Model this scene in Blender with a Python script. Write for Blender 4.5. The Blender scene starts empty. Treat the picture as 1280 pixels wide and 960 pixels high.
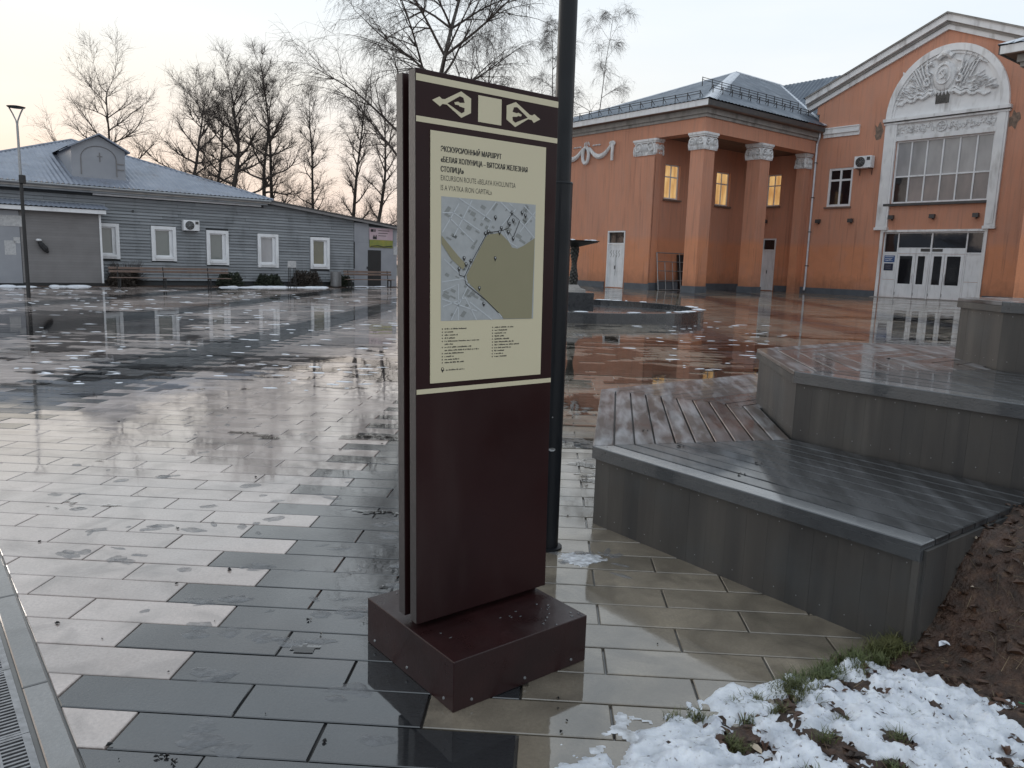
import bpy, bmesh, math, random
from mathutils import Vector, Matrix, noise
R = random.Random(7)
S = bpy.context.scene
COL = S.collection
pi = math.pi

# ------------------------------------------------------------------ camera
cam_d = bpy.data.cameras.new('camera'); cam = bpy.data.objects.new('camera', cam_d); COL.objects.link(cam)
cam_d.sensor_width = 36; cam_d.lens = 27.0; cam_d.clip_end = 2000; cam_d.clip_start = .05
dn = Vector((-.031, 1, .1583)).normalized()
fw = (Vector((0, 0, 1)) - dn*dn.z).normalized(); rt = dn.cross(fw)
cam.matrix_world = Matrix(((rt.x, -rt.y, -rt.z, 0), (fw.x, -fw.y, -fw.z, 0), (-dn.x, dn.y, dn.z, 1.6), (0, 0, 0, 1)))
S.camera = cam
def proj(p):
    v = rt*p[0] + fw*p[1] - dn*(p[2]-1.6)
    return (640+v.x/v.z*960, 480+v.y/v.z*960) if v.z > .05 else None

# ------------------------------------------------------------------ sky, sun, exposure
S.view_settings.view_transform = 'Standard'; S.view_settings.look = 'None'; S.view_settings.exposure = .5; S.view_settings.gamma = 1
SUN_AZ, SUN_EL = math.radians(-52), math.radians(5)      # low over the left end of the horizon
w = bpy.data.worlds.new('World'); S.world = w; w.use_nodes = True
nt = w.node_tree; bg = nt.nodes['Background']
sky = nt.nodes.new('ShaderNodeTexSky'); sky.sky_type = 'NISHITA'; sky.sun_disc = False
sky.sun_elevation = SUN_EL; sky.sun_rotation = SUN_AZ; sky.air_density = 1; sky.dust_density = 2.5; sky.ozone_density = 1
geo = nt.nodes.new('ShaderNodeNewGeometry'); sep = nt.nodes.new('ShaderNodeSeparateXYZ')
tc = nt.nodes.new('ShaderNodeTexCoord'); nt.links.new(tc.outputs['Generated'], sep.inputs[0])
ramp = nt.nodes.new('ShaderNodeValToRGB'); nt.links.new(sep.outputs['Z'], ramp.inputs[0])
e = ramp.color_ramp.elements
e[0].position = 0.0; e[0].color = (.88, .64, .53, 1)
e[1].position = 1.0; e[1].color = (.60, .69, .79, 1)
for p_, c_ in ((.06, (.80, .62, .50, 1)), (.12, (.83, .705, .60, 1)), (.20, (.80, .765, .70, 1)), (.28, (.74, .775, .79, 1)), (.42, (.65, .72, .77, 1)), (.7, (.60, .69, .78, 1))):
    q_ = e.new(p_); q_.color = c_
mixw = nt.nodes.new('ShaderNodeMix'); mixw.data_type = 'RGBA'; mixw.inputs[0].default_value = .965
sc_ = nt.nodes.new('ShaderNodeVectorMath'); sc_.operation = 'SCALE'; sc_.inputs['Scale'].default_value = .10
nt.links.new(sky.outputs[0], sc_.inputs[0])
# away from the afterglow the sky is cooler and dimmer
az = nt.nodes.new('ShaderNodeVectorMath'); az.operation = 'DOT_PRODUCT'
nt.links.new(tc.outputs['Generated'], az.inputs[0]); az.inputs[1].default_value = (math.sin(SUN_AZ), math.cos(SUN_AZ), 0)
mr = nt.nodes.new('ShaderNodeMapRange'); mr.inputs[1].default_value = .10; mr.inputs[2].default_value = .92
nt.links.new(az.outputs['Value'], mr.inputs[0])
cool = nt.nodes.new('ShaderNodeMix'); cool.data_type = 'RGBA'; nt.links.new(mr.outputs[0], cool.inputs[0])
ramp2 = nt.nodes.new('ShaderNodeValToRGB'); nt.links.new(sep.outputs['Z'], ramp2.inputs[0])
e = ramp2.color_ramp.elements
e[0].position = 0; e[0].color = (.76, .75, .77, 1); e[1].position = .5; e[1].color = (.60, .675, .75, 1)
q_ = e.new(.22); q_.color = (.65, .71, .76, 1)
nt.links.new(ramp2.outputs[0], cool.inputs[6]); nt.links.new(ramp.outputs[0], cool.inputs[7])
# thin high cloud
cn = nt.nodes.new('ShaderNodeTexNoise'); cn.inputs['Scale'].default_value = 3; cn.inputs['Detail'].default_value = 5
mp = nt.nodes.new('ShaderNodeMapping'); mp.inputs['Scale'].default_value = (1, 1, 5); nt.links.new(tc.outputs['Generated'], mp.inputs[0]); nt.links.new(mp.outputs[0], cn.inputs[0])
cr = nt.nodes.new('ShaderNodeMapRange'); cr.inputs[1].default_value = .45; cr.inputs[2].default_value = .8; cr.inputs[3].default_value = 0; cr.inputs[4].default_value = .45
nt.links.new(cn.outputs[0], cr.inputs[0])
cl = nt.nodes.new('ShaderNodeMix'); cl.data_type = 'RGBA'; nt.links.new(cr.outputs[0], cl.inputs[0]); nt.links.new(cool.outputs[2], cl.inputs[6]); cl.inputs[7].default_value = (.80, .80, .82, 1)
nt.links.new(sc_.outputs[0], mixw.inputs[6]); nt.links.new(cl.outputs[2], mixw.inputs[7])
nt.links.new(mixw.outputs[2], bg.inputs[0]); bg.inputs[1].default_value = .96
sl = bpy.data.lights.new('sun', 'SUN'); sl.energy = .5; sl.angle = math.radians(20); sl.color = (1, .92, .84)
so = bpy.data.objects.new('sun', sl); COL.objects.link(so)
so.rotation_euler = Vector((math.sin(SUN_AZ)*math.cos(SUN_EL), math.cos(SUN_AZ)*math.cos(SUN_EL), math.sin(SUN_EL))).to_track_quat('Z', 'Y').to_euler()

# ------------------------------------------------------------------ materials
def nodes(name):
    m = bpy.data.materials.new(name); m.use_nodes = True
    return m, m.node_tree.nodes, m.node_tree.links, m.node_tree.nodes['Principled BSDF']
def ramp_(N, L, src, stops):
    r = N.new('ShaderNodeValToRGB'); L.new(src, r.inputs[0]); el = r.color_ramp.elements
    el[0].position, el[0].color = stops[0][0], (*stops[0][1], 1); el[1].position, el[1].color = stops[-1][0], (*stops[-1][1], 1)
    for p, c in stops[1:-1]: q = el.new(p); q.color = (*c, 1)
    return r.outputs[0]
def rng(N, L, src, a, b, c, d):
    r = N.new('ShaderNodeMapRange'); L.new(src, r.inputs[0])
    for i, v in enumerate((a, b, c, d)): r.inputs[i+1].default_value = v
    return r.outputs[0]
def noi(N, L, vec, scale, detail=4, sc=None, dist=0):
    n = N.new('ShaderNodeTexNoise'); n.inputs['Scale'].default_value = scale; n.inputs['Detail'].default_value = detail; n.inputs['Distortion'].default_value = dist
    if sc:
        m = N.new('ShaderNodeMapping'); m.inputs['Scale'].default_value = sc; L.new(vec, m.inputs[0]); vec = m.outputs[0]
    L.new(vec, n.inputs['Vector']); return n.outputs[0]
def mixc(N, L, f, a, b, mode='MIX'):
    m = N.new('ShaderNodeMix'); m.data_type = 'RGBA'; m.blend_type = mode
    for i, v in ((0, f), (6, a), (7, b)):
        if isinstance(v, (int, float)): m.inputs[i].default_value = v
        elif isinstance(v, tuple): m.inputs[i].default_value = (*v, 1)
        else: L.new(v, m.inputs[i])
    return m.outputs[2]
def bump_(N, L, b, h, st, dist=.01):
    u = N.new('ShaderNodeBump'); u.inputs['Strength'].default_value = st; u.inputs['Distance'].default_value = dist
    L.new(h, u.inputs['Height']); L.new(u.outputs[0], b.inputs['Normal']); return u
def mat(name, c1, c2=None, scale=3, rough=.6, rvar=0, bump=0, bscale=60, metal=0, coat=0, sc=None, var=0, emis=None, dirt=None, spec=.5, bdist=.01):
    m, N, L, b = nodes(name)
    tcn = N.new('ShaderNodeTexCoord'); v = tcn.outputs['Object']
    c2 = c2 or tuple(x*.8 for x in c1)
    n1 = noi(N, L, v, scale, 6, sc)
    col = ramp_(N, L, n1, [(.32, c1), (.68, c2)])
    if dirt:
        n2 = noi(N, L, v, dirt[1], 8, (1, 1, .25)); col = mixc(N, L, rng(N, L, n2, .52, .75, 0, dirt[2]), col, dirt[0])
    if var:
        o = N.new('ShaderNodeObjectInfo'); g = N.new('ShaderNodeNewGeometry')
        s = N.new('ShaderNodeMath'); s.operation = 'ADD'; L.new(o.outputs['Random'], s.inputs[0]); L.new(g.outputs['Random Per Island'], s.inputs[1])
        f = N.new('ShaderNodeMath'); f.operation = 'FRACT'; L.new(s.outputs[0], f.inputs[0])
        k = N.new('ShaderNodeCombineColor'); q = rng(N, L, f.outputs[0], 0, 1, 1-var, 1+var)
        for i in range(3): L.new(q, k.inputs[i])
        col = mixc(N, L, 1.0, col, k.outputs[0], 'MULTIPLY')
    L.new(col, b.inputs['Base Color'])
    b.inputs['Metallic'].default_value = metal; b.inputs['Specular IOR Level'].default_value = spec
    if rvar: L.new(rng(N, L, noi(N, L, v, scale*2.3, 5), .3, .7, max(.02, rough-rvar), rough+rvar), b.inputs['Roughness'])
    else: b.inputs['Roughness'].default_value = rough
    if coat: b.inputs['Coat Weight'].default_value = coat; b.inputs['Coat Roughness'].default_value = .08
    if bump: bump_(N, L, b, noi(N, L, v, bscale, 6, sc), bump, bdist)
    if emis: b.inputs['Emission Color'].default_value = (*emis[0], 1); b.inputs['Emission Strength'].default_value = emis[1]
    return m

def paver_mat(name, ca, cb):
    m, N, L, b = nodes(name)
    g = N.new('ShaderNodeNewGeometry'); P = g.outputs['Position']
    o = N.new('ShaderNodeObjectInfo'); s = N.new('ShaderNodeMath'); s.operation = 'ADD'
    L.new(o.outputs['Random'], s.inputs[0]); L.new(g.outputs['Random Per Island'], s.inputs[1])
    f = N.new('ShaderNodeMath'); f.operation = 'FRACT'; L.new(s.outputs[0], f.inputs[0])
    big = noi(N, L, P, .55, 5, None, .6); mid = noi(N, L, P, 4.5, 8, None, .4); fine = noi(N, L, P, 70, 5); grit = noi(N, L, P, 420, 3)
    col = ramp_(N, L, mid, [(.25, ca), (.75, cb)])
    col = mixc(N, L, rng(N, L, fine, .35, .75, 0, .55), col, tuple(x*.55 for x in ca))
    col = mixc(N, L, rng(N, L, noi(N, L, P, 2.3, 11, None, 1.4), .48, .68, 0, .7), col, tuple(x*.5 for x in cb))     # silt stains
    k = N.new('ShaderNodeCombineColor'); q = rng(N, L, f.outputs[0], 0, 1, .82, 1.14)
    for i in range(3): L.new(q, k.inputs[i])
    col = mixc(N, L, 1.0, col, k.outputs[0], 'MULTIPLY')
    wet = rng(N, L, big, .42, .60, 0, 1)
    col = mixc(N, L, wet, col, mixc(N, L, 1.0, col, (.72, .72, .72), 'MULTIPLY'))
    L.new(col, b.inputs['Base Color'])
    b.inputs['Roughness'].default_value = .6; b.inputs['Specular IOR Level'].default_value = .2
    L.new(rng(N, L, big, .38, .58, .75, 1), b.inputs['Coat Weight'])
    # standing film is smooth, damp stone is not
    ra = N.new('ShaderNodeMath'); ra.operation = 'ADD'
    L.new(rng(N, L, big, .40, .58, .09, .015), ra.inputs[0]); L.new(rng(N, L, mid, .35, .75, -.015, .06), ra.inputs[1])
    mx = N.new('ShaderNodeMath'); mx.operation = 'MAXIMUM'; L.new(ra.outputs[0], mx.inputs[0]); mx.inputs[1].default_value = .012
    L.new(mx.outputs[0], b.inputs['Coat Roughness']); b.inputs['Coat IOR'].default_value = 2.0
    hb = N.new('ShaderNodeMath'); hb.operation = 'MULTIPLY_ADD'; L.new(grit, hb.inputs[0]); hb.inputs[1].default_value = .25; L.new(fine, hb.inputs[2])
    bump_(N, L, b, hb.outputs[0], .7, .006)
    u = N.new('ShaderNodeBump'); u.inputs['Distance'].default_value = .006; u.inputs['Strength'].default_value = .05
    L.new(noi(N, L, P, 9, 3), u.inputs['Height']); L.new(u.outputs[0], b.inputs['Coat Normal'])
    return m
PAVL = paver_mat('light_paver', (.56, .475, .435), (.42, .35, .315))
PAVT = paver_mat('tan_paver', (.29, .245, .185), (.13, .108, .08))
PAVD = paver_mat('dark_paver', (.014, .017, .021), (.009, .011, .014))

def rot7(N, L, v):
    m = N.new('ShaderNodeMapping'); m.inputs['Rotation'].default_value = (0, 0, math.radians(7.6)); L.new(v, m.inputs[0]); return m.outputs[0]
def wood_mat(name, ca, cb, frost, wetness):
    m, N, L, b = nodes(name)
    tcn = N.new('ShaderNodeTexCoord'); v = tcn.outputs['Object']; g = N.new('ShaderNodeNewGeometry'); o = N.new('ShaderNodeObjectInfo')
    col = ramp_(N, L, noi(N, L, g.outputs['Position'], 3.0, 6), [(.3, ca), (.7, cb)])
    col = mixc(N, L, rng(N, L, o.outputs['Random'], 0, 1, 0, .5), col, tuple(x*.45 for x in ca))
    fr = rng(N, L, noi(N, L, rot7(N, L, g.outputs['Position']), 13, 11, (1, .16, 1), .3), .42, .68, frost[0], frost[1])
    col = mixc(N, L, fr, col, (.40, .41, .43))
    L.new(col, b.inputs['Base Color']); b.inputs['Roughness'].default_value = .5; b.inputs['Specular IOR Level'].default_value = .15
    b.inputs['Coat Weight'].default_value = wetness*.75
    L.new(rng(N, L, noi(N, L, g.outputs['Position'], 5, 5), .35, .7, .04, .16), b.inputs['Coat Roughness'])
    bump_(N, L, b, noi(N, L, g.outputs['Position'], 90, 5), .4, .003)
    return m
WOODF = wood_mat('frosted_board', (.060, .042, .036), (.085, .066, .058), (.0, .55), .6)
WOODB = wood_mat('wet_brown_board', (.060, .026, .018), (.030, .018, .014), (.0, .25), 1.0)
WOODW = wood_mat('wet_grey_board', (.028, .029, .031), (.018, .019, .021), (.0, .12), 1.0)
def fascia_mat():
    m, N, L, b = nodes('weathered_fascia')
    g = N.new('ShaderNodeNewGeometry'); o = N.new('ShaderNodeObjectInfo'); P = g.outputs['Position']
    col = ramp_(N, L, noi(N, L, P, 7, 6, (1, 1, .10)), [(.3, (.022, .023, .025)), (.5, (.046, .044, .042)), (.70, (.090, .084, .076))])
    col = mixc(N, L, rng(N, L, o.outputs['Random'], 0, 1, 0, .6), col, (.060, .055, .050))
    col = mixc(N, L, rng(N, L, noi(N, L, P, 2.2, 7), .5, .72, 0, .6), col, (.055, .062, .066))
    col = mixc(N, L, rng(N, L, noi(N, L, P, 30, 7), .6, .8, 0, .5), col, (.05, .045, .04))
    L.new(col, b.inputs['Base Color']); b.inputs['Roughness'].default_value = .5; b.inputs['Coat Weight'].default_value = .12; b.inputs['Coat Roughness'].default_value = .3
    bump_(N, L, b, noi(N, L, P, 120, 5, (1, 1, .15)), .35, .002); return m
FASC = fascia_mat()
DECKTRIM = mat('deck_edge_trim', (.060, .066, .072), (.042, .047, .053), 8, .35, .1, .3, 80, coat=1, var=.1)

def stucco(name, up, low, zl, add=0.0):
    m, N, L, b = nodes(name)
    tcn = N.new('ShaderNodeTexCoord'); v = tcn.outputs['Object']; sp = N.new('ShaderNodeSeparateXYZ'); L.new(v, sp.inputs[0])
    zz = N.new('ShaderNodeMath'); zz.operation = 'MULTIPLY_ADD'; L.new(noi(N, L, v, 1.2, 5), zz.inputs[0]); zz.inputs[1].default_value = .25; L.new(sp.outputs[2], zz.inputs[2])
    fr = rng(N, L, zz.outputs[0], zl, zl+.45, 0, 1)
    u2 = tuple(x*.88 for x in up)
    cu = ramp_(N, L, noi(N, L, v, .7, 7, (1, 1, .35)), [(.3, up), (.7, u2)])
    cu = mixc(N, L, rng(N, L, noi(N, L, v, 2.5, 8, (1.6, 1.6, .22)), .46, .74, 0, .6), cu, (up[0]*.72, up[1]*.85, up[2]*.95))
    clo = ramp_(N, L, noi(N, L, v, 1.5, 6), [(.3, low), (.7, tuple(x*.9 for x in low))])
    clo = mixc(N, L, rng(N, L, noi(N, L, v, 3, 8), .55, .8, 0, .45), clo, up)
    allc = mixc(N, L, fr, clo, cu)
    st = noi(N, L, v, 3.2, 9, (2.2, 2.2, .10)); allc = mixc(N, L, rng(N, L, st, .55, .72, 0, .40), allc, (.20, .10, .07))          # rain streaks
    dz_ = N.new('ShaderNodeMath'); dz_.operation = 'MULTIPLY_ADD'; L.new(noi(N, L, v, 2.0, 8), dz_.inputs[0]); dz_.inputs[1].default_value = -1.6; L.new(sp.outputs[2], dz_.inputs[2])
    allc = mixc(N, L, rng(N, L, dz_.outputs[0], -.5, .6, .5, 0), allc, (.16, .085, .055))                                        # damp foot
    allc = mixc(N, L, rng(N, L, noi(N, L, v, .45, 3), .5, .56, 0, .22), allc, (.50, .27, .20))                                  # repainted patches
    L.new(allc, b.inputs['Base Color']); b.inputs['Roughness'].default_value = .85
    bump_(N, L, b, noi(N, L, v, 14, 8), .5, .03); return m
ORG = stucco('salmon_stucco', (.57, .27, .175), (.62, .262, .14), 3.45)
WHT = mat('white_plaster', (.78, .78, .78), (.69, .69, .70), 1.5, .75, 0, .3, 18, dirt=((.22, .20, .18), 2.2, .6))
WHD = mat('white_relief_plaster', (.74, .74, .74), (.64, .64, .65), 2.5, .8, 0, .3, 30, dirt=((.16, .15, .14), 5, .6))
WFR = mat('white_frame', (.76, .77, .79), (.68, .69, .71), 2, .4, dirt=((.35, .34, .33), 4, .4))
CORN = mat('grey_cornice', (.34, .32, .30), (.26, .25, .24), 2, .8, 0, .3, 20, dirt=((.12, .11, .10), 2, .6))
PLINTH = mat('blue_grey_plinth', (.10, .115, .135), (.075, .085, .10), 2, .7, 0, .3, 20)
ROOFD = mat('dark_metal_roof', (.11, .135, .17), (.08, .10, .13), .6, .38, .1, metal=.35, dirt=((.25, .28, .32), 1.2, .6))
ROOFL = mat('pale_sheet_roof', (.25, .275, .33), (.20, .225, .275), .9, .5, .1, metal=.2, dirt=((.14, .13, .13), 1.3, .5))
FLASH = mat('pale_flashing', (.62, .65, .70), (.50, .53, .58), 2, .4, metal=.3)
GUTT = mat('dark_gutter', (.045, .045, .05), (.07, .065, .06), 3, .5)
SOFF = mat('brown_soffit', (.20, .13, .10), (.15, .10, .08), 2, .8)
def glass(name, c, rough=.06, emis=None, dif=None):
    m, N, L, b = nodes(name); tcn = N.new('ShaderNodeTexCoord'); v = tcn.outputs['Object']
    L.new(ramp_(N, L, noi(N, L, v, 1.3, 4, (1, 1, .4)), [(.35, c), (.7, dif or tuple(x*.5 for x in c))]), b.inputs['Base Color'])
    b.inputs['Roughness'].default_value = rough; b.inputs['Specular IOR Level'].default_value = .8
    if emis:
        L.new(ramp_(N, L, noi(N, L, v, 1.8, 4, (1.5, 1.5, .4)), [(.3, emis[0]), (.7, emis[2])]), b.inputs['Emission Color']); b.inputs['Emission Strength'].default_value = emis[1]
    bump_(N, L, b, noi(N, L, v, 1.2, 2), .06, .05)
    return m
GLD = glass('dark_glass', (.015, .015, .018), .05)
GLC = glass('curtained_glass', (.34, .34, .35), .12, None, (.22, .22, .23))
GLP = glass('pinkish_glass', (.20, .17, .17), .08, None, (.10, .10, .105))
GLW = glass('lit_window_glass', (.4, .3, .15), .2, ((1.0, .66, .28), .48, (.55, .26, .08)))
GLG = glass('green_curtain_glass', (.13, .15, .14), .1, None, (.18, .19, .18))
GLY = glass('dull_yellow_glass', (.16, .15, .09), .1, None, (.09, .09, .06))
SID = mat('grey_blue_siding', (.25, .265, .28), (.20, .213, .228), 1.2, .6, .1, .35, 25, sc=(1, 1, 6), var=.16, dirt=((.055, .058, .062), 2.0, .5))
SIDB = mat('siding_backing', (.05, .055, .06), None, 2, .8)
SHED = mat('grey_shed_cladding', (.19, .183, .183), (.16, .152, .152), 1.5, .6, 0, .2, 20, var=.05)
SHEDP = mat('grey_blue_sheet_panel', (.29, .30, .325), (.24, .25, .275), 1.2, .5)
PAPER = mat('paper_notice', (.50, .50, .50), (.36, .36, .37), 14, .7)
TOT = mat('brown_painted_metal', (.027, .010, .010), (.019, .0075, .0078), 2, .40, .12, .12, 350, bdist=.001, spec=.18, dirt=((.055, .038, .035), 5, .35))
TOTE = mat('panel_edge_speckled', (.060, .052, .052), (.045, .040, .040), 60, .5, 0, .6, 160, bdist=.002)
TOTB = mat('wet_brown_base', (.027, .0098, .0098), (.018, .0074, .0076), 5, .36, .12, .3, 60, coat=.1, bdist=.002, spec=.3)
CREAM = mat('cream_print', (.62, .56, .39), (.59, .53, .37), 1.2, .5)
INK = mat('black_print', (.012, .011, .010), None, 3, .5)
INKG = mat('grey_brown_print', (.06, .055, .045), None, 3, .5)
MAPB = mat('map_ground_print', (.39, .405, .41), (.34, .355, .36), 30, .5)
MAPR = mat('map_road_print', (.54, .57, .59), None, 3, .5)
MAPW = mat('map_pond_print', (.27, .245, .15), (.25, .228, .14), 4, .5)
MAPG = mat('map_block_print', (.22, .23, .225), (.25, .26, .25), 20, .5)
POLE = mat('black_powder_coat', (.006, .008, .011), (.007, .008, .010), 3, .42, .08, spec=.3)
STEEL = mat('galvanised_steel', (.36, .37, .38), (.25, .26, .27), 30, .45, .1, metal=.8)
GRATE = mat('wet_drain_grate', (.28, .28, .29), (.16, .16, .165), 25, .35, .1, metal=.6, coat=.4)
BLK = mat('black_iron', (.018, .018, .019), None, 4, .5)
BENCH = mat('bench_board', (.20, .135, .105), (.14, .10, .085), 2, .6, 0, .2, 30, sc=(4, 1, 1), var=.15)
KERB = paver_mat('kerb_concrete', (.20, .195, .19), (.15, .145, .14))
BASALT = mat('black_granite', (.020, .022, .026), (.03, .032, .036), 4, .28, .08, coat=.6)
PEBB = mat('fountain_sculpture_bronze', (.03, .03, .028), (.05, .05, .045), 12, .45, 0, .7, 25, metal=.4)
ICE = mat('snow_crust', (.78, .80, .84), (.66, .69, .74), 6, .55, 0, .6, 50)
def water_mat():
    m = bpy.data.materials.new('puddle_water'); m.use_nodes = True; N = m.node_tree.nodes; L = m.node_tree.links; N.clear()
    out = N.new('ShaderNodeOutputMaterial'); t = N.new('ShaderNodeBsdfTransparent'); t.inputs[0].default_value = (.93, .93, .93, 1)
    g = N.new('ShaderNodeBsdfGlossy'); g.inputs['Roughness'].default_value = .0; fr = N.new('ShaderNodeFresnel'); fr.inputs[0].default_value = 1.8
    ge = N.new('ShaderNodeNewGeometry'); u = N.new('ShaderNodeBump'); u.inputs['Strength'].default_value = .22; u.inputs['Distance'].default_value = .003
    L.new(noi(N, L, ge.outputs['Position'], 5, 2), u.inputs['Height']); L.new(u.outputs[0], g.inputs['Normal'])
    x = N.new('ShaderNodeMixShader'); L.new(fr.outputs[0], x.inputs[0]); L.new(t.outputs[0], x.inputs[1]); L.new(g.outputs[0], x.inputs[2]); L.new(x.outputs[0], out.inputs[0]); return m
WATER = water_mat()
def trans_mat(name, col, alpha, rough):
    m, N, L, b = nodes(name); b.inputs['Base Color'].default_value = (*col, 1); b.inputs['Roughness'].default_value = rough
    g = N.new('ShaderNodeNewGeometry')
    L.new(rng(N, L, noi(N, L, g.outputs['Position'], 22, 5), .35, .65, alpha*.4, alpha), b.inputs['Alpha'])
    bump_(N, L, b, noi(N, L, g.outputs['Position'], 60, 4), .6, .006); return m
SLUSH = trans_mat('melting_slush', (.20, .205, .215), .55, .10)
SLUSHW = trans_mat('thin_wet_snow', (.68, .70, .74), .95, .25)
def snow_mat():
    m, N, L, b = nodes('melting_snow'); g = N.new('ShaderNodeNewGeometry'); P = g.outputs['Position']
    sp = N.new('ShaderNodeSeparateXYZ'); L.new(P, sp.inputs[0])
    col = ramp_(N, L, noi(N, L, P, 12, 6), [(.3, (.76, .78, .82)), (.7, (.44, .47, .52))])
    col = mixc(N, L, rng(N, L, noi(N, L, P, 60, 8), .63, .72, 0, .85), col, (.10, .075, .05))
    L.new(col, b.inputs['Base Color']); b.inputs['Roughness'].default_value = .5
    b.inputs['Subsurface Weight'].default_value = .15; b.inputs['Subsurface Radius'].default_value = (.02, .02, .03); b.inputs['Subsurface Scale'].default_value = .5
    bump_(N, L, b, noi(N, L, P, 60, 8), .6, .007); return m
SNOW = snow_mat()
SOIL = mat('wet_leafy_soil', (.075, .038, .024), (.030, .018, .012), 16, .6, .15, 1.0, 70, bdist=.02, dirt=((.13, .075, .045), 30, .8))
GRASS = mat('winter_grass', (.060, .085, .022), (.10, .10, .035), 4, .55, var=.4)
LEAF = mat('fallen_leaf_brown', (.075, .034, .018), (.04, .02, .011), 15, .5, var=.5)
STALK = mat('dead_grass_stalk', (.20, .15, .09), (.10, .07, .045), 15, .7, var=.5)
PALEL = mat('pale_litter', (.50, .42, .33), (.35, .28, .2), 15, .6, var=.3)
BARK = mat('dark_bark', (.055, .045, .038), (.035, .03, .026), 3, .9)
TWIG = mat('twig_bark', (.07, .055, .047), (.05, .04, .035), 3, .9)
BIRCHB = mat('birch_bark', (.16, .15, .14), (.05, .045, .04), 2.2, .85, sc=(1, 1, 2))
BUSHM = mat('evergreen_bush', (.018, .028, .016), (.03, .035, .02), 9, .8, var=.4)
BUSHB = mat('dry_bush_twigs', (.05, .038, .03), (.03, .025, .02), 5, .9, var=.3)
BLUE = mat('blue_sign', (.04, .10, .26), (.03, .08, .22), 3, .4)
NAVY = mat('navy_sign', (.015, .02, .05), None, 3, .4)
PINKS = mat('pink_banner', (.42, .29, .33), (.50, .40, .43), 1.2, .5)
YELS = mat('yellow_green_banner', (.30, .27, .05), (.16, .20, .05), 2.5, .5)
LAMPON = mat('lit_ceiling_lamp', (1, .9, .6), None, 1, .5, emis=((1, .78, .45), 6))
GROUNDM = mat('wet_joint_bed', (.035, .032, .028), (.05, .045, .04), 3, .35, .1, coat=.6)
EARTH = mat('park_earth', (.06, .055, .04), (.09, .085, .07), .3, .9)
CLOTH = mat('dark_cloth_rag', (.02, .02, .022), None, 3, .7)
GREENW = mat('green_straw', (.02, .16, .07), None, 3, .4)
BRICKX = mat('bare_brick_patch', (.30, .21, .16), (.14, .11, .09), 5, .9, 0, 1, 25, bdist=.05)

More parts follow.
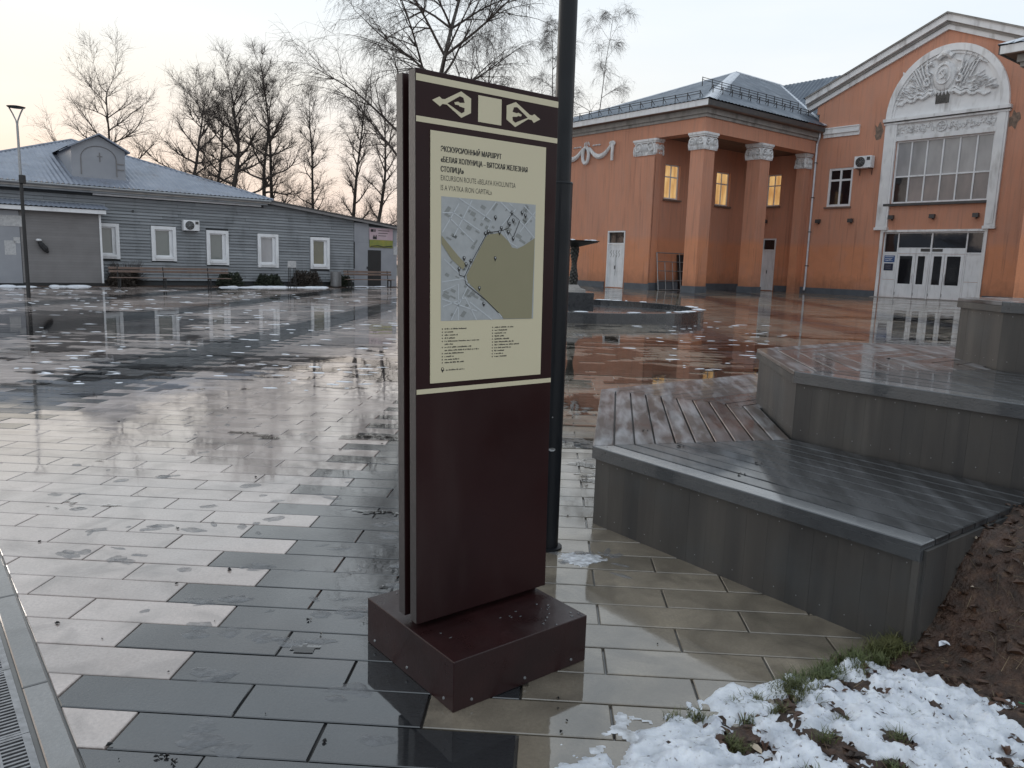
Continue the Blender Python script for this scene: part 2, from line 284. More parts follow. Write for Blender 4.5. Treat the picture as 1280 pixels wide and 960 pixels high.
# ------------------------------------------------------------------ mesh helpers
class MB:
    def __init__(s, f=None): s.v = []; s.f = []; s.m = f
    def p(s, x, y, z):
        s.v.append(tuple(s.m(x, y, z)) if s.m else (x, y, z)); return len(s.v)-1
    def box(s, x0, x1, y0, y1, z0, z1):
        i = [s.p(x, y, z) for z in (z0, z1) for y in (y0, y1) for x in (x0, x1)]
        for q in ((0, 1, 3, 2), (4, 6, 7, 5), (0, 4, 5, 1), (1, 5, 7, 3), (3, 7, 6, 2), (2, 6, 4, 0)): s.f.append([i[k] for k in q])
        return s
    def prism(s, poly, z0, z1, inset=0, ch=0):
        n = len(poly)
        if ch:
            c = [sum(q[0] for q in poly)/n, sum(q[1] for q in poly)/n]
            top = []
            for i, (x, y) in enumerate(poly):
                a = Vector(poly[i-1]); b = Vector(poly[i]); d = Vector(poly[(i+1) % n])
                u = ((a-b).normalized()+(d-b).normalized()); u = u.normalized()*ch*1.4 if u.length > 1e-4 else Vector((0, 0))
                if (Vector(c)-b).dot(u) < 0: u = -u
                top.append((x+u.x, y+u.y))
            R0 = [s.p(x, y, z0) for x, y in poly]; R1 = [s.p(x, y, z1-ch) for x, y in poly]; R2 = [s.p(x, y, z1) for x, y in top]
            rings = [R0, R1, R2]
        else: rings = [[s.p(x, y, z0) for x, y in poly], [s.p(x, y, z1) for x, y in poly]]
        for a, b in zip(rings, rings[1:]):
            for i in range(n): s.f.append([a[i], a[(i+1) % n], b[(i+1) % n], b[i]])
        s.f.append(rings[-1][:]); s.f.append(rings[0][::-1]); return s
    def quad(s, *P): s.f.append([s.p(*q) for q in P]); return s
    def tube(s, p0, p1, r0, r1=None, n=8, cap=True):
        r1 = r0 if r1 is None else r1; p0 = Vector(p0); p1 = Vector(p1); d = (p1-p0).normalized()
        a = d.orthogonal().normalized(); b = d.cross(a); A = []; B = []
        for k in range(n):
            t = 2*pi*k/n; o = a*math.cos(t)+b*math.sin(t); A.append(s.p(*(p0+o*r0))); B.append(s.p(*(p1+o*r1)))
        for k in range(n): s.f.append([A[k], A[(k+1) % n], B[(k+1) % n], B[k]])
        if cap: s.f.append(A[::-1]); s.f.append(B)
        return s
    def path(s, pts, r, n=6):
        pts = [Vector(q) for q in pts]; prev = None; rs = r if isinstance(r, list) else [r]*len(pts)
        a = None
        for i, q in enumerate(pts):
            d = (pts[min(i+1, len(pts)-1)]-pts[max(i-1, 0)]).normalized()
            a = d.orthogonal().normalized() if a is None else (a-d*a.dot(d)).normalized()
            b = d.cross(a); ring = [s.p(*(q+(a*math.cos(2*pi*k/n)+b*math.sin(2*pi*k/n))*rs[i])) for k in range(n)]
            if prev:
                for k in range(n): s.f.append([prev[k], prev[(k+1) % n], ring[(k+1) % n], ring[k]])
            else: s.f.append(ring[::-1])
            prev = ring
        s.f.append(prev); return s
    def lathe(s, prof, cx, cy, n=24):
        prev = None
        for r, z in prof:
            ring = [s.p(cx+r*math.cos(2*pi*k/n), cy+r*math.sin(2*pi*k/n), z) for k in range(n)]
            if prev:
                for k in range(n): s.f.append([prev[k], prev[(k+1) % n], ring[(k+1) % n], ring[k]])
            prev = ring
        return s
    def leaf(s, x, z, ang, ln, wd, h, d0=0):      # raised leaf on a facade (coords s, z, depth)
        c, q = math.cos(ang), math.sin(ang)
        def P(a, b, d): return s.p(x+a*c-b*q, z+a*q+b*c, d)
        A = [P(0, 0, d0), P(ln*.3, wd*.5, d0), P(ln*.7, wd*.42, d0), P(ln, 0, d0+h*.3), P(ln*.7, -wd*.42, d0), P(ln*.3, -wd*.5, d0)]
        B = [P(ln*.2, 0, d0+h*.6), P(ln*.6, 0, d0+h)]
        for t in ((0, 1, 6), (1, 2, 7, 6), (2, 3, 7), (3, 4, 7), (4, 5, 6, 7), (5, 0, 6)): s.f.append([(A+B)[k] for k in t])
        return s
    def blob(s, c, r, n=6, m=4):
        cx, cy, cz = c; rx, ry, rz = r if isinstance(r, tuple) else (r, r, r); rings = []
        for j in range(1, m):
            t = pi*j/m; rings.append([s.p(cx+rx*math.sin(t)*math.cos(2*pi*k/n), cy+ry*math.sin(t)*math.sin(2*pi*k/n), cz+rz*math.cos(t)) for k in range(n)])
        a = s.p(cx, cy, cz+rz); b = s.p(cx, cy, cz-rz)
        for k in range(n):
            s.f.append([a, rings[0][k], rings[0][(k+1) % n]]); s.f.append([b, rings[-1][(k+1) % n], rings[-1][k]])
        for A, B in zip(rings, rings[1:]):
            for k in range(n): s.f.append([A[k], B[k], B[(k+1) % n], A[(k+1) % n]])
        return s
    def build(s, name, m, parent=None, smooth=False, bevel=0, kind=None, recalc=True):
        me = bpy.data.meshes.new(name); me.from_pydata(s.v, [], s.f)
        if recalc:
            bm = bmesh.new(); bm.from_mesh(me); bmesh.ops.recalc_face_normals(bm, faces=bm.faces); bm.to_mesh(me); bm.free()
        me.materials.append(m)
        if smooth: me.shade_smooth()
        o = bpy.data.objects.new(name, me); COL.objects.link(o)
        if parent: o.parent = parent
        if bevel:
            b = o.modifiers.new('bevel', 'BEVEL'); b.width = bevel; b.segments = 2; b.limit_method = 'ANGLE'
        if kind: o['kind'] = kind
        return o
def tag(o, label, cat, group=None):
    o['label'] = label; o['category'] = cat
    if group: o['group'] = group
    return o
def empty(name, loc, rz=0, label=None, cat=None, group=None):
    o = bpy.data.objects.new(name, None); COL.objects.link(o); o.location = loc; o.rotation_euler = (0, 0, rz)
    if label: tag(o, label, cat, group)
    return o
def copy_tree(o, parent=None):
    c = o.copy(); COL.objects.link(c); c.parent = parent
    for ch in o.children: copy_tree(ch, c)
    return c
def clip(poly, n, c):       # keep n.p <= c
    out = []
    for i in range(len(poly)):
        a, b = poly[i-1], poly[i]; da = a[0]*n[0]+a[1]*n[1]-c; db = b[0]*n[0]+b[1]*n[1]-c
        if (da <= 0) != (db <= 0):
            t = da/(da-db); out.append((a[0]+(b[0]-a[0])*t, a[1]+(b[1]-a[1])*t))
        if db <= 0: out.append(b)
    return out
def area(p): return abs(sum(p[i-1][0]*p[i][1]-p[i][0]*p[i-1][1] for i in range(len(p))))/2
def fbm(x, y, z=0, o=5): return noise.fractal(Vector((x, y, z)), .9, 2.0, o, noise_basis='PERLIN_ORIGINAL')
def sstep(a, b, x): t = max(0, min(1, (x-a)/(b-a))); return t*t*(3-2*t)
def wallgrid(mb, s0, s1, z0, z1, holes, d0, d1):
    """boxes in facade coordinates (s, z, depth) leaving rectangular holes"""
    xs = sorted({s0, s1, *[h[0] for h in holes], *[h[1] for h in holes]})
    for a, b in zip(xs, xs[1:]):
        if b <= s0 or a >= s1: continue
        hs = sorted([(h[2], h[3]) for h in holes if h[0] <= a+1e-6 and h[1] >= b-1e-6]); z = z0
        for h in hs+[(z1, z1)]:
            if h[0] > z: mb.box(a, b, z, h[0], d0, d1)
            z = max(z, h[1])
def ribbed(mb, poly, U, pitch, h):
    """zigzag sheet over a planar polygon, ribs running up the slope (perpendicular to U)"""
    P = [Vector(q) for q in poly]; U = Vector(U).normalized(); n = (P[1]-P[0]).cross(P[2]-P[0]).normalized()
    if n.z < 0: n = -n
    W = n.cross(U).normalized(); O = P[0]; Q = [((q-O).dot(U), (q-O).dot(W)) for q in P]
    u0 = min(q[0] for q in Q); u1 = max(q[0] for q in Q); N = max(2, int((u1-u0)/pitch*2)); prev = None
    for i in range(N+1):
        u = u0+(u1-u0)*i/N; u = min(max(u, u0+1e-4), u1-1e-4); ws = []
        for k in range(len(Q)):
            a, b = Q[k-1], Q[k]
            if (a[0] <= u) != (b[0] <= u): ws.append(a[1]+(b[1]-a[1])*(u-a[0])/(b[0]-a[0]))
        if len(ws) < 2: continue
        o = n*(h if i % 2 else 0); A = mb.p(*(O+U*u+W*min(ws)+o)); B = mb.p(*(O+U*u+W*max(ws)+o))
        if prev: mb.f.append([prev[0], A, B, prev[1]])
        prev = (A, B)
    return mb

# ------------------------------------------------------------------ ground and paving
g = MB(); g.quad((-160, -20, -.03), (160, -20, -.03), (160, 220, -.03), (-160, 220, -.03)); g.build('ground', EARTH, kind='structure')
g = MB(); g.quad((-45, -3, -.012), (60, -3, -.012), (60, 75, -.012), (-45, 75, -.012)); paving = g.build('plaza_paving', GROUNDM, kind='structure')
TH = math.radians(2.7); PU = Vector((math.cos(TH), -math.sin(TH))); PV = Vector((math.sin(TH), math.cos(TH)))
KN = (.774, .633)            # kerb line normal; paving lies where n.p > .367 + half a joint
V0, DV, LU = 2.634, .2125, .667
HA = math.radians(38.5)
def in_house(x, y): return False
near = []; farL = MB(); farD = MB(); farT = MB()
def is_dark(u, k):
    for j in range(-3, 4):
        c = 4.75*j; off = .275 if k % 2 else .61
        a = (-1.726 if k % 2 else -1.391)+round(c/LU)*LU
        if j == 1 or j == 0 or j >= 2 or j <= -1:
            if a-.05 < u < a+1.334-.05: return True
    return False
DECK_HULL = [(.62, 4.7), (1.78, 3.2), (4.5, 3.2), (4.5, 8), (2.6, 8), (.9, 6.7)]
def inside(P, x, y):
    c = False
    for i in range(len(P)):
        (a, b), (d, e_) = P[i-1], P[i]
        if (b > y) != (e_ > y) and x < (d-a)*(y-b)/(e_-b)+a: c = not c
    return c
for k in range(-6, 285):
    v0 = V0+DV*k; vm = v0+DV/2; off = .275 if k % 2 else .61
    half = vm*.74+1.6
    for n in range(int((-half-off)/LU)-1, int((half-off)/LU)+2):
        u0 = off+LU*n; gp = .0035+.001*R.random()
        q = [(u0+gp, v0+gp), (u0+LU-gp, v0+gp), (u0+LU-gp, v0+DV-gp), (u0+gp, v0+DV-gp)]
        poly = [tuple(PU*a+PV*b) for a, b in q]
        poly = clip(poly, (-KN[0], -KN[1]), -.375)
        if len(poly) < 3 or area(poly) < .002: continue
        cx = sum(p[0] for p in poly)/len(poly); cy = sum(p[1] for p in poly)/len(poly)
        if all(inside(DECK_HULL, *p) for p in poly): continue
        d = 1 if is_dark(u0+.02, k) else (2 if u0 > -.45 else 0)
        pr = [proj((p[0], p[1], 0)) for p in poly]
        vis = all(pr) and max(p[0] for p in pr) > 0 and min(p[0] for p in pr) < 1280 and min(p[1] for p in pr) < 960
        hidden = all(pr) and all(495 < p[0] < 690 and p[1] < 770 for p in pr)
        ar = area(pr) if vis and not hidden else 0
        near.append((ar, poly, d, cx, cy))
near.sort(key=lambda t: -t[0])
rect_me = {}
for i, (ar, poly, d, cx, cy) in enumerate(near):
    dz = R.uniform(-.0012, .0012)
    if i < 300:
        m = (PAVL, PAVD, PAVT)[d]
        full = len(poly) == 4 and abs(area(poly)-LU*DV) < .008
        if full and d in rect_me: 
            o = bpy.data.objects.new('paver', rect_me[d]); COL.objects.link(o); o.parent = paving
        else:
            mb = MB(); mb.prism([(p[0]-cx, p[1]-cy) for p in poly], -.03, 0, ch=.003); o = mb.build('paver', m, paving)
            if full: rect_me[d] = o.data
        o.location = (cx, cy, dz); o.rotation_euler = (R.uniform(-.005, .005), R.uniform(-.0018, .0018), 0)
    else:
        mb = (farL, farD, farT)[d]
        ta, tb = R.uniform(-.0018, .0018), R.uniform(-.005, .005)
        if cy < 12:
            mb.m = lambda x, y, z, cx=cx, cy=cy, ta=ta, tb=tb: (x, y, z+ta*(x-cx)+tb*(y-cy)); mb.prism(poly, -.012, dz, ch=.003); mb.m = None
        else:
            z = dz*.6; A = [mb.p(p[0], p[1], z+ta*(p[0]-cx)+tb*(p[1]-cy)) for p in poly]; B = [mb.p(p[0], p[1], -.012) for p in poly]; n_ = len(A)
            mb.f.append(A)
            for j in range(n_): mb.f.append([B[j], B[(j+1) % n_], A[(j+1) % n_], A[j]])
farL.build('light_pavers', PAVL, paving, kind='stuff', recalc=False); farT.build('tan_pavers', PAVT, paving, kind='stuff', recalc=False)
farD.build('dark_pavers', PAVD, paving, kind='stuff', recalc=False)

# kerb stones and drain along the lower left
KD = Vector((.633, -.774)); KNv = Vector(KN)
kerb = empty('kerb', (0, 0, 0)); kerb['kind'] = 'structure'
j0 = Vector((-1.74, 2.62)).dot(KD)
for i in range(-14, 3):
    a = j0+i*.92+.004; b = a+.912; A = [tuple(KNv*nn+KD*t) for nn, t in ((.283, a), (.283, b), (.366, b), (.366, a))]
    cx = sum(p[0] for p in A)/4; cy = sum(p[1] for p in A)/4
    o = MB().prism([(p[0]-cx, p[1]-cy) for p in A], -.1, .003, ch=.004).build('kerb_stone', KERB, kerb); o.location = (cx, cy, R.uniform(-.002, .002))
dr = empty('drain_channel', (0, 0, 0), 0, 'slotted metal drain channel running beside the kerb at lower left', 'drain')
j1 = Vector((-1.61, 2.325)).dot(KD)
for i in range(-8, 3):
    a = j1+i*.5+.002; b = a+.496; mb = MB()
    def BX(n0, n1, t0, t1, z0, z1):
        P = [tuple(KNv*nn+KD*t) for nn, t in ((n0, t0), (n0, t1), (n1, t1), (n1, t0))]; mb.prism(P, z0, z1)
    BX(.243, .266, a, b, -.012, -.001); BX(.08, .103, a, b, -.012, -.001); BX(.103, .243, a, a+.012, -.012, -.0015); BX(.103, .243, b-.012, b, -.012, -.0015); BX(.169, .177, a+.012, b-.012, -.012, -.002)
    k = 23
    for j in range(1, k):
        t = a+(b-a)*j/k; BX(.103, .169, t-.0045, t+.0045, -.012, -.0025); BX(.177, .243, t-.0045, t+.0045, -.012, -.0025)
    mb.build('grate', GRATE, dr)
mb = MB(); mb.prism([tuple(KNv*nn+KD*t) for nn, t in ((.268, j0-12), (.268, j0+3), (.281, j0+3), (.281, j0-12))], -.03, -.008); mb.build('joint_filler', GROUNDM, dr)
mb = MB(); mb.prism([tuple(KNv*nn+KD*t) for nn, t in ((-6, j0-12), (-6, j0+3), (.078, j0+3), (.078, j0-12))], -.02, 0); mb.build('pavement', KERB, kind='structure')

# ------------------------------------------------------------------ information totem
tot = empty('information_totem', (-.175, 2.53, 0), HA, 'dark brown metal route map totem with a cream printed board, on a wet square base', 'information sign')
def lean(z): return -(z-1.1)*.015
def TM(s, z, d): return (s+lean(z), .275-d, z)
MB().box(0, .65, 0, .645, 0, .195).build('base', TOTB, tot, bevel=.003)
PW = .648
def slab(y0, y1, x0, x1, z0, z1): 
    return MB(lambda x, y, z: (x+lean(z), y, z)).box(x0, x1, y0, y1, z0, z1)
fp = slab(.275, .320, 0, PW, .222, 2.243).build('front_panel', TOT, tot, bevel=.0025)
slab(.360, .405, 0, PW, .225, 2.240).build('back_panel', TOT, tot, bevel=.0025)
slab(.3205, .3595, .03, .63, .195, 2.225).build('core', TOT, tot)
for y in (.2755, .3605): slab(y+.001, y+.043, -.0012, 0, .226, 2.24).build('edge_strip', TOTE, tot)
def printed(name, poly, m, parent, d, th=.0006, f=TM):
    mb = MB(f); n = len(poly); A = [mb.p(s, z, d+th) for s, z in poly]; B = [mb.p(s, z, d) for s, z in poly]
    mb.f.append(A)
    for i in range(n): mb.f.append([A[i], A[(i+1) % n], B[(i+1) % n], B[i]])
    return mb.build(name, m, parent)
def rectp(s0, s1, z0, z1): return [(s0, z0), (s1, z0), (s1, z1), (s0, z1)]
for z0, z1 in ((2.202, 2.225), (2.068, 2.087), (1.115, 1.133)): printed('cream_stripe', rectp(.0015, PW-.0015, z0, z1), CREAM, fp, .0003)
board = MB(TM).box(.058, .588, 1.152, 2.046, .0003, .003).build('map_board', CREAM, tot, bevel=.0008)
def E_(x, y): return (.066+(x-295)*.000743, 2.147-((y-212)-.19*(x-295))*.000571)
OUT = [(295, 212), (335, 193), (350, 207), (366, 208), (458, 162), (516, 205), (516, 292), (460, 320), (376, 240), (352, 236), (338, 250)]
INN = [(380, 232), (450, 191), (470, 200), (478, 230), (450, 229), (441, 222), (418, 226), (422, 240), (443, 244), (450, 252), (478, 262), (476, 284), (460, 292)]
for mir in (0, 1):
    F2 = (lambda q: (.622-q[0], q[1])) if mir else (lambda q: q)
    em = printed('emblem', [F2(E_(*q)) for q in OUT], CREAM, fp, .0003)
    printed('emblem_inlay', [F2(E_(*q)) for q in INN], TOT, em, .001)
printed('blank_tile', rectp(.262, .368, 2.100, 2.192), CREAM, fp, .0003)
def text(body, s, z, h, wd, m, parent, d, f=TM, bold=0, name='lettering', dup=0):
    c = bpy.data.curves.new('t', 'FONT'); c.body = body; c.size = 1; c.offset = bold; c.resolution_u = 2
    o = bpy.data.objects.new('t', c); COL.objects.link(o); dg = bpy.context.evaluated_depsgraph_get()
    me = bpy.data.meshes.new_from_object(o.evaluated_get(dg)); bpy.data.objects.remove(o); bpy.data.curves.remove(c)
    x0 = min(v.co.x for v in me.vertices); x1 = max(v.co.x for v in me.vertices)
    k = wd/(x1-x0)
    for v in me.vertices: v.co = f(s+(v.co.x-x0)*k, z+v.co.y*h/.70, d)
    if dup:      # heavy strokes: the glyphs repeated a hair apart
        bm = bmesh.new(); bm.from_mesh(me); base = bm.faces[:]
        for k_ in range(1, 3):
            r_ = bmesh.ops.duplicate(bm, geom=bm.verts[:len(me.vertices)]+bm.edges[:len(me.edges)]+base)
            dv_ = Vector(f(s+dup*k_, z, d+.00008*k_))-Vector(f(s, z, d))
            for v in [q for q in r_['geom'] if isinstance(q, bmesh.types.BMVert)]: v.co += dv_
            bm.verts.ensure_lookup_table(); bm.edges.ensure_lookup_table(); bm.faces.ensure_lookup_table()
        bm.to_mesh(me); bm.free()
    me.materials.clear(); me.materials.append(m)
    o = bpy.data.objects.new(name, me); COL.objects.link(o); o.parent = parent; return o
BD = .0034
for body, s, z, h, wd, bo in (('ЭКСКУРСИОННЫЙ МАРШРУТ', .100, 1.979, .0185, .268, .004), ('«БЕЛАЯ ХОЛУНИЦА – ВЯТСКАЯ ЖЕЛЕЗНАЯ', .100, 1.943, .0185, .395, .004),
                              ('СТОЛИЦА»', .100, 1.910, .0185, .098, .004), ('EXCURSION ROUTE «BELAYA KHOLUNITSA', .101, 1.880, .0185, .338, 0), ('IS A VYATKA IRON CAPITAL»', .101, 1.846, .0185, .226, 0)):
    text(body, s, z, h, wd, INK if bo else INKG, board, BD, bold=bo, dup=.00075 if bo else 0)
def MP(x, y):
    t0 = 60+(x-78)*.0716; t1 = 603-.015*(x-78)
    return (.103+(x-78)/417*.438, 1.825-(y-t0)/(t1-t0)*.444)
mapp = printed('map', rectp(.103, .541, 1.381, 1.825), MAPB, board, .003)
def strip(pts, wd):
    P = [Vector(MP(*q)) for q in pts]; L_, R_ = [], []
    for i, q in enumerate(P):
        d = (P[min(i+1, len(P)-1)]-P[max(i-1, 0)]).normalized(); n_ = Vector((-d.y, d.x))*wd/2; L_.append(q+n_); R_.append(q-n_)
    return L_, R_
def strips(name, lst, wd, m, parent, d):
    mb = MB(TM)
    for pts in lst:
        A, B = strip(pts, wd)
        for i in range(len(A)-1): mb.quad((A[i].x, A[i].y, d), (A[i+1].x, A[i+1].y, d), (B[i+1].x, B[i+1].y, d), (B[i].x, B[i].y, d))
    return mb.build(name, m, parent)
rr = random.Random(3); mb = MB(TM)
for i in range(130):
    x, y = rr.uniform(85, 488), rr.uniform(95, 590); a = rr.choice((.55, -1.0, .5)); w_, h_ = rr.uniform(4, 17), rr.uniform(3, 9)
    if (x > 180 and y > 215 and y > 590-1.2*(x-190) and y > 215): continue
    if x > 400 and y > 255: continue
    q = [MP(x+u*math.cos(a)-v*math.sin(a), y+u*math.sin(a)+v*math.cos(a)) for u, v in ((-w_, -h_), (w_, -h_), (w_, h_), (-w_, h_))]
    if any(not (.105 < p[0] < .539 and 1.383 < p[1] < 1.823) for p in q): continue
    mb.quad(*[(p[0], p[1], .0042) for p in q])
mb.build('map_blocks', MAPG, mapp, kind='stuff')
strips('map_roads', [[(82, 215), (150, 90)], [(150, 66), (290, 160), (275, 200), (175, 400)], [(110, 150), (215, 255)], [(82, 130), (130, 130), (240, 205)], [(205, 75), (130, 230)], [(310, 80), (250, 160)], [(330, 80), (440, 180), (492, 235)],
                      [(370, 85), (400, 110), (330, 190)], [(440, 95), (494, 150)], [(420, 210), (494, 120)], [(82, 430), (170, 415), (250, 470), (345, 590)], [(85, 470), (150, 440), (150, 600)], [(85, 540), (180, 500), (230, 600)], [(170, 410), (90, 330)], [(120, 600), (200, 430)], [(82, 505), (230, 560)], [(200, 520), (300, 600)], [(345, 195), (375, 255), (410, 275)]], .0045, MAPR, mapp, .0046)
printed('map_pond', [MP(*q) for q in ((262, 240), (275, 222), (330, 214), (345, 228), (370, 252), (385, 277), (410, 283), (440, 270), (493, 236), (487, 596), (352, 596), (345, 584), (270, 510), (190, 432), (184, 402))], MAPW, mapp, .0048, .0002)
printed('map_river', [MP(*q) for q in ((79, 228), (150, 318), (182, 352), (168, 376), (120, 330), (79, 262))], MAPW, mapp, .0048, .0002)
strips('map_route', [[(330, 570), (270, 512), (182, 440), (175, 408), (200, 350), (262, 232), (275, 212), (330, 207), (368, 192), (362, 165), (382, 128), (420, 160), (390, 236), (368, 205)], [(175, 408), (155, 400), (150, 380)]], .0028, INK, mapp, .0052)
for x, y in ((308, 160), (382, 138), (430, 137), (446, 150), (390, 172), (373, 187), (335, 205), (367, 222), (327, 224), (390, 250), (264, 230), (276, 222), (309, 338), (173, 338), (202, 350), (181, 365), (152, 385), (240, 470), (261, 540)):
    cx, cz = MP(x, y-14); P = [(cx+.0062*math.cos(t), cz+.0062*math.sin(t)) for t in [pi*(1.25+1.5*-k/9+1.5) for k in range(10)]]
    P = [(cx+.0064*math.cos(a), cz+.0064*math.sin(a)) for a in [math.radians(-40+k*260/9) for k in range(10)]]+[(cx, cz-.0135)]
    pin = printed('map_pin', P, INK, mapp, .0053); printed('pin_face', [(cx+.0036*math.cos(a*pi/4), cz+.001+.0036*math.sin(a*pi/4)) for a in range(8)], MAPB, pin, .0062)
# the two columns of small print: too small in the photograph to be read letter by letter
mb = MB(TM); rr = random.Random(11)
colL = [.062*3.4, .09, .125, .10, .335, .075, .26, .335, .18, .085, .14, .18]; colR = [.20, .13, .12, .10, .16, .21, .26, .175, .10, .10, .13]
def rows(s, z, lens, num):
    for i, ln in enumerate(lens):
        zz = z-i*.01135; x = s+.012
        if i not in (5, 7) or num: mb.box(s, s+.004, zz, zz+.0045, BD-.0004, BD+.0002)
        e_ = x+ln*.82
        while x < e_:
            w_ = rr.choice((.0022, .0028, .0034, .0045)); h_ = rr.choice((.0036, .0036, .005)); mb.box(x, x+w_, zz, zz+h_, BD-.0004, BD+.0002); x += w_+rr.choice((.0009, .0009, .0011, .004))
rows(.108, 1.349, [v*.56 for v in colL], 0); rows(.338, 1.349, [v*.56 for v in colR], 1); rows(.114, 1.196, [.125*.8], 1)
mb.build('small_print', INKG, board, kind='stuff')
P = [(.111+.0065*math.cos(a), 1.203+.0065*math.sin(a)) for a in [math.radians(-40+k*260/9) for k in range(10)]]+[(.111, 1.189)]
pin = printed('map_pin', P, INK, board, .0031); printed('pin_face', [(.111+.0038*math.cos(a*pi/4), 1.204+.0038*math.sin(a*pi/4)) for a in range(8)], CREAM, pin, .0038)
for x, y in ((.08, 0), (.33, 0), (.57, 0)): MB().tube((x, y, .028), (x, y-.004, .028), .006, .005, 8).build('rivet', STEEL, tot)
for y in (.06, .32, .58): MB().tube((0, y, .03), (-.004, y, .03), .006, .005, 8).build('rivet', STEEL, tot)
# beads of water and thin ice on the base
mb = MB(); rr = random.Random(5)
for i in range(330):
    x, y = rr.uniform(.005, .645), rr.uniform(.01, .64)
    if noise.noise(Vector((x*9, y*9, 1))) < .02: continue
    if y < .27 and x < .42 and rr.random() < .85: continue
    if .27 < y < .41: continue
    mb.blob((x, y, .1955), (rr.uniform(.002, .009), rr.uniform(.002, .008), rr.uniform(.0015, .003)), 6, 4)
m_, N_, L_, b_ = nodes('water_bead'); b_.inputs['Base Color'].default_value = (.05, .05, .055, 1); b_.inputs['Roughness'].default_value = .03; b_.inputs['Coat Weight'].default_value = 1; BEAD = m_
wd_ = mb.build('water_beads', BEAD, tot, smooth=True, kind='stuff')

# ------------------------------------------------------------------ black lamp pole behind the totem
px_, py_ = .228, 4.189
lp = empty('lamp_post', (px_, py_, 0), 0, 'tall black lamp pole with a thicker lower sleeve, standing right behind the totem', 'lamp post')
MB().tube((0, 0, 0), (0, 0, 2.02), .062, .062, 32).build('sleeve', POLE, lp, smooth=False)
MB().tube((0, 0, 2.02), (0, 0, 7.5), .050, .038, 28).build('pole', POLE, lp)
MB().lathe([(.062, 2.016), (.0635, 2.02), (.060, 2.028), (.050, 2.030)], 0, 0, 32).build('collar', POLE, lp)
MB().tube((-.055, -.035, 2.035), (-.064, -.045, 2.035), .005, .005, 6).build('bolt', STEEL, lp)
MB().tube((.0, -.060, .77), (.0, -.068, .77), .004, .004, 6).build('bolt', STEEL, lp)
mb = MB(); a0 = math.radians(-88)
mb.m = lambda x, y, z: ((.0625+z)*math.cos(a0+x), (.0625+z)*math.sin(a0+x), y)
mb.prism([(.32*math.cos(t), .588+.010*math.sin(t)) for t in [k*pi/8 for k in range(16)]], -.001, .002); mb.build('oval_plate', STEEL, lp)
MB().lathe([(.062, 0), (.085, 0), (.085, .012), (.062, .014)], 0, 0, 24).build('foot_flange', POLE, lp)
MB().tube((0, 0, 7.5), (.5, .5, 7.7), .03, .025, 12).build('arm', POLE, lp)
MB().box(.35, .75, .42, .58, 7.66, 7.74).build('lamp_head', POLE, lp, bevel=.01)

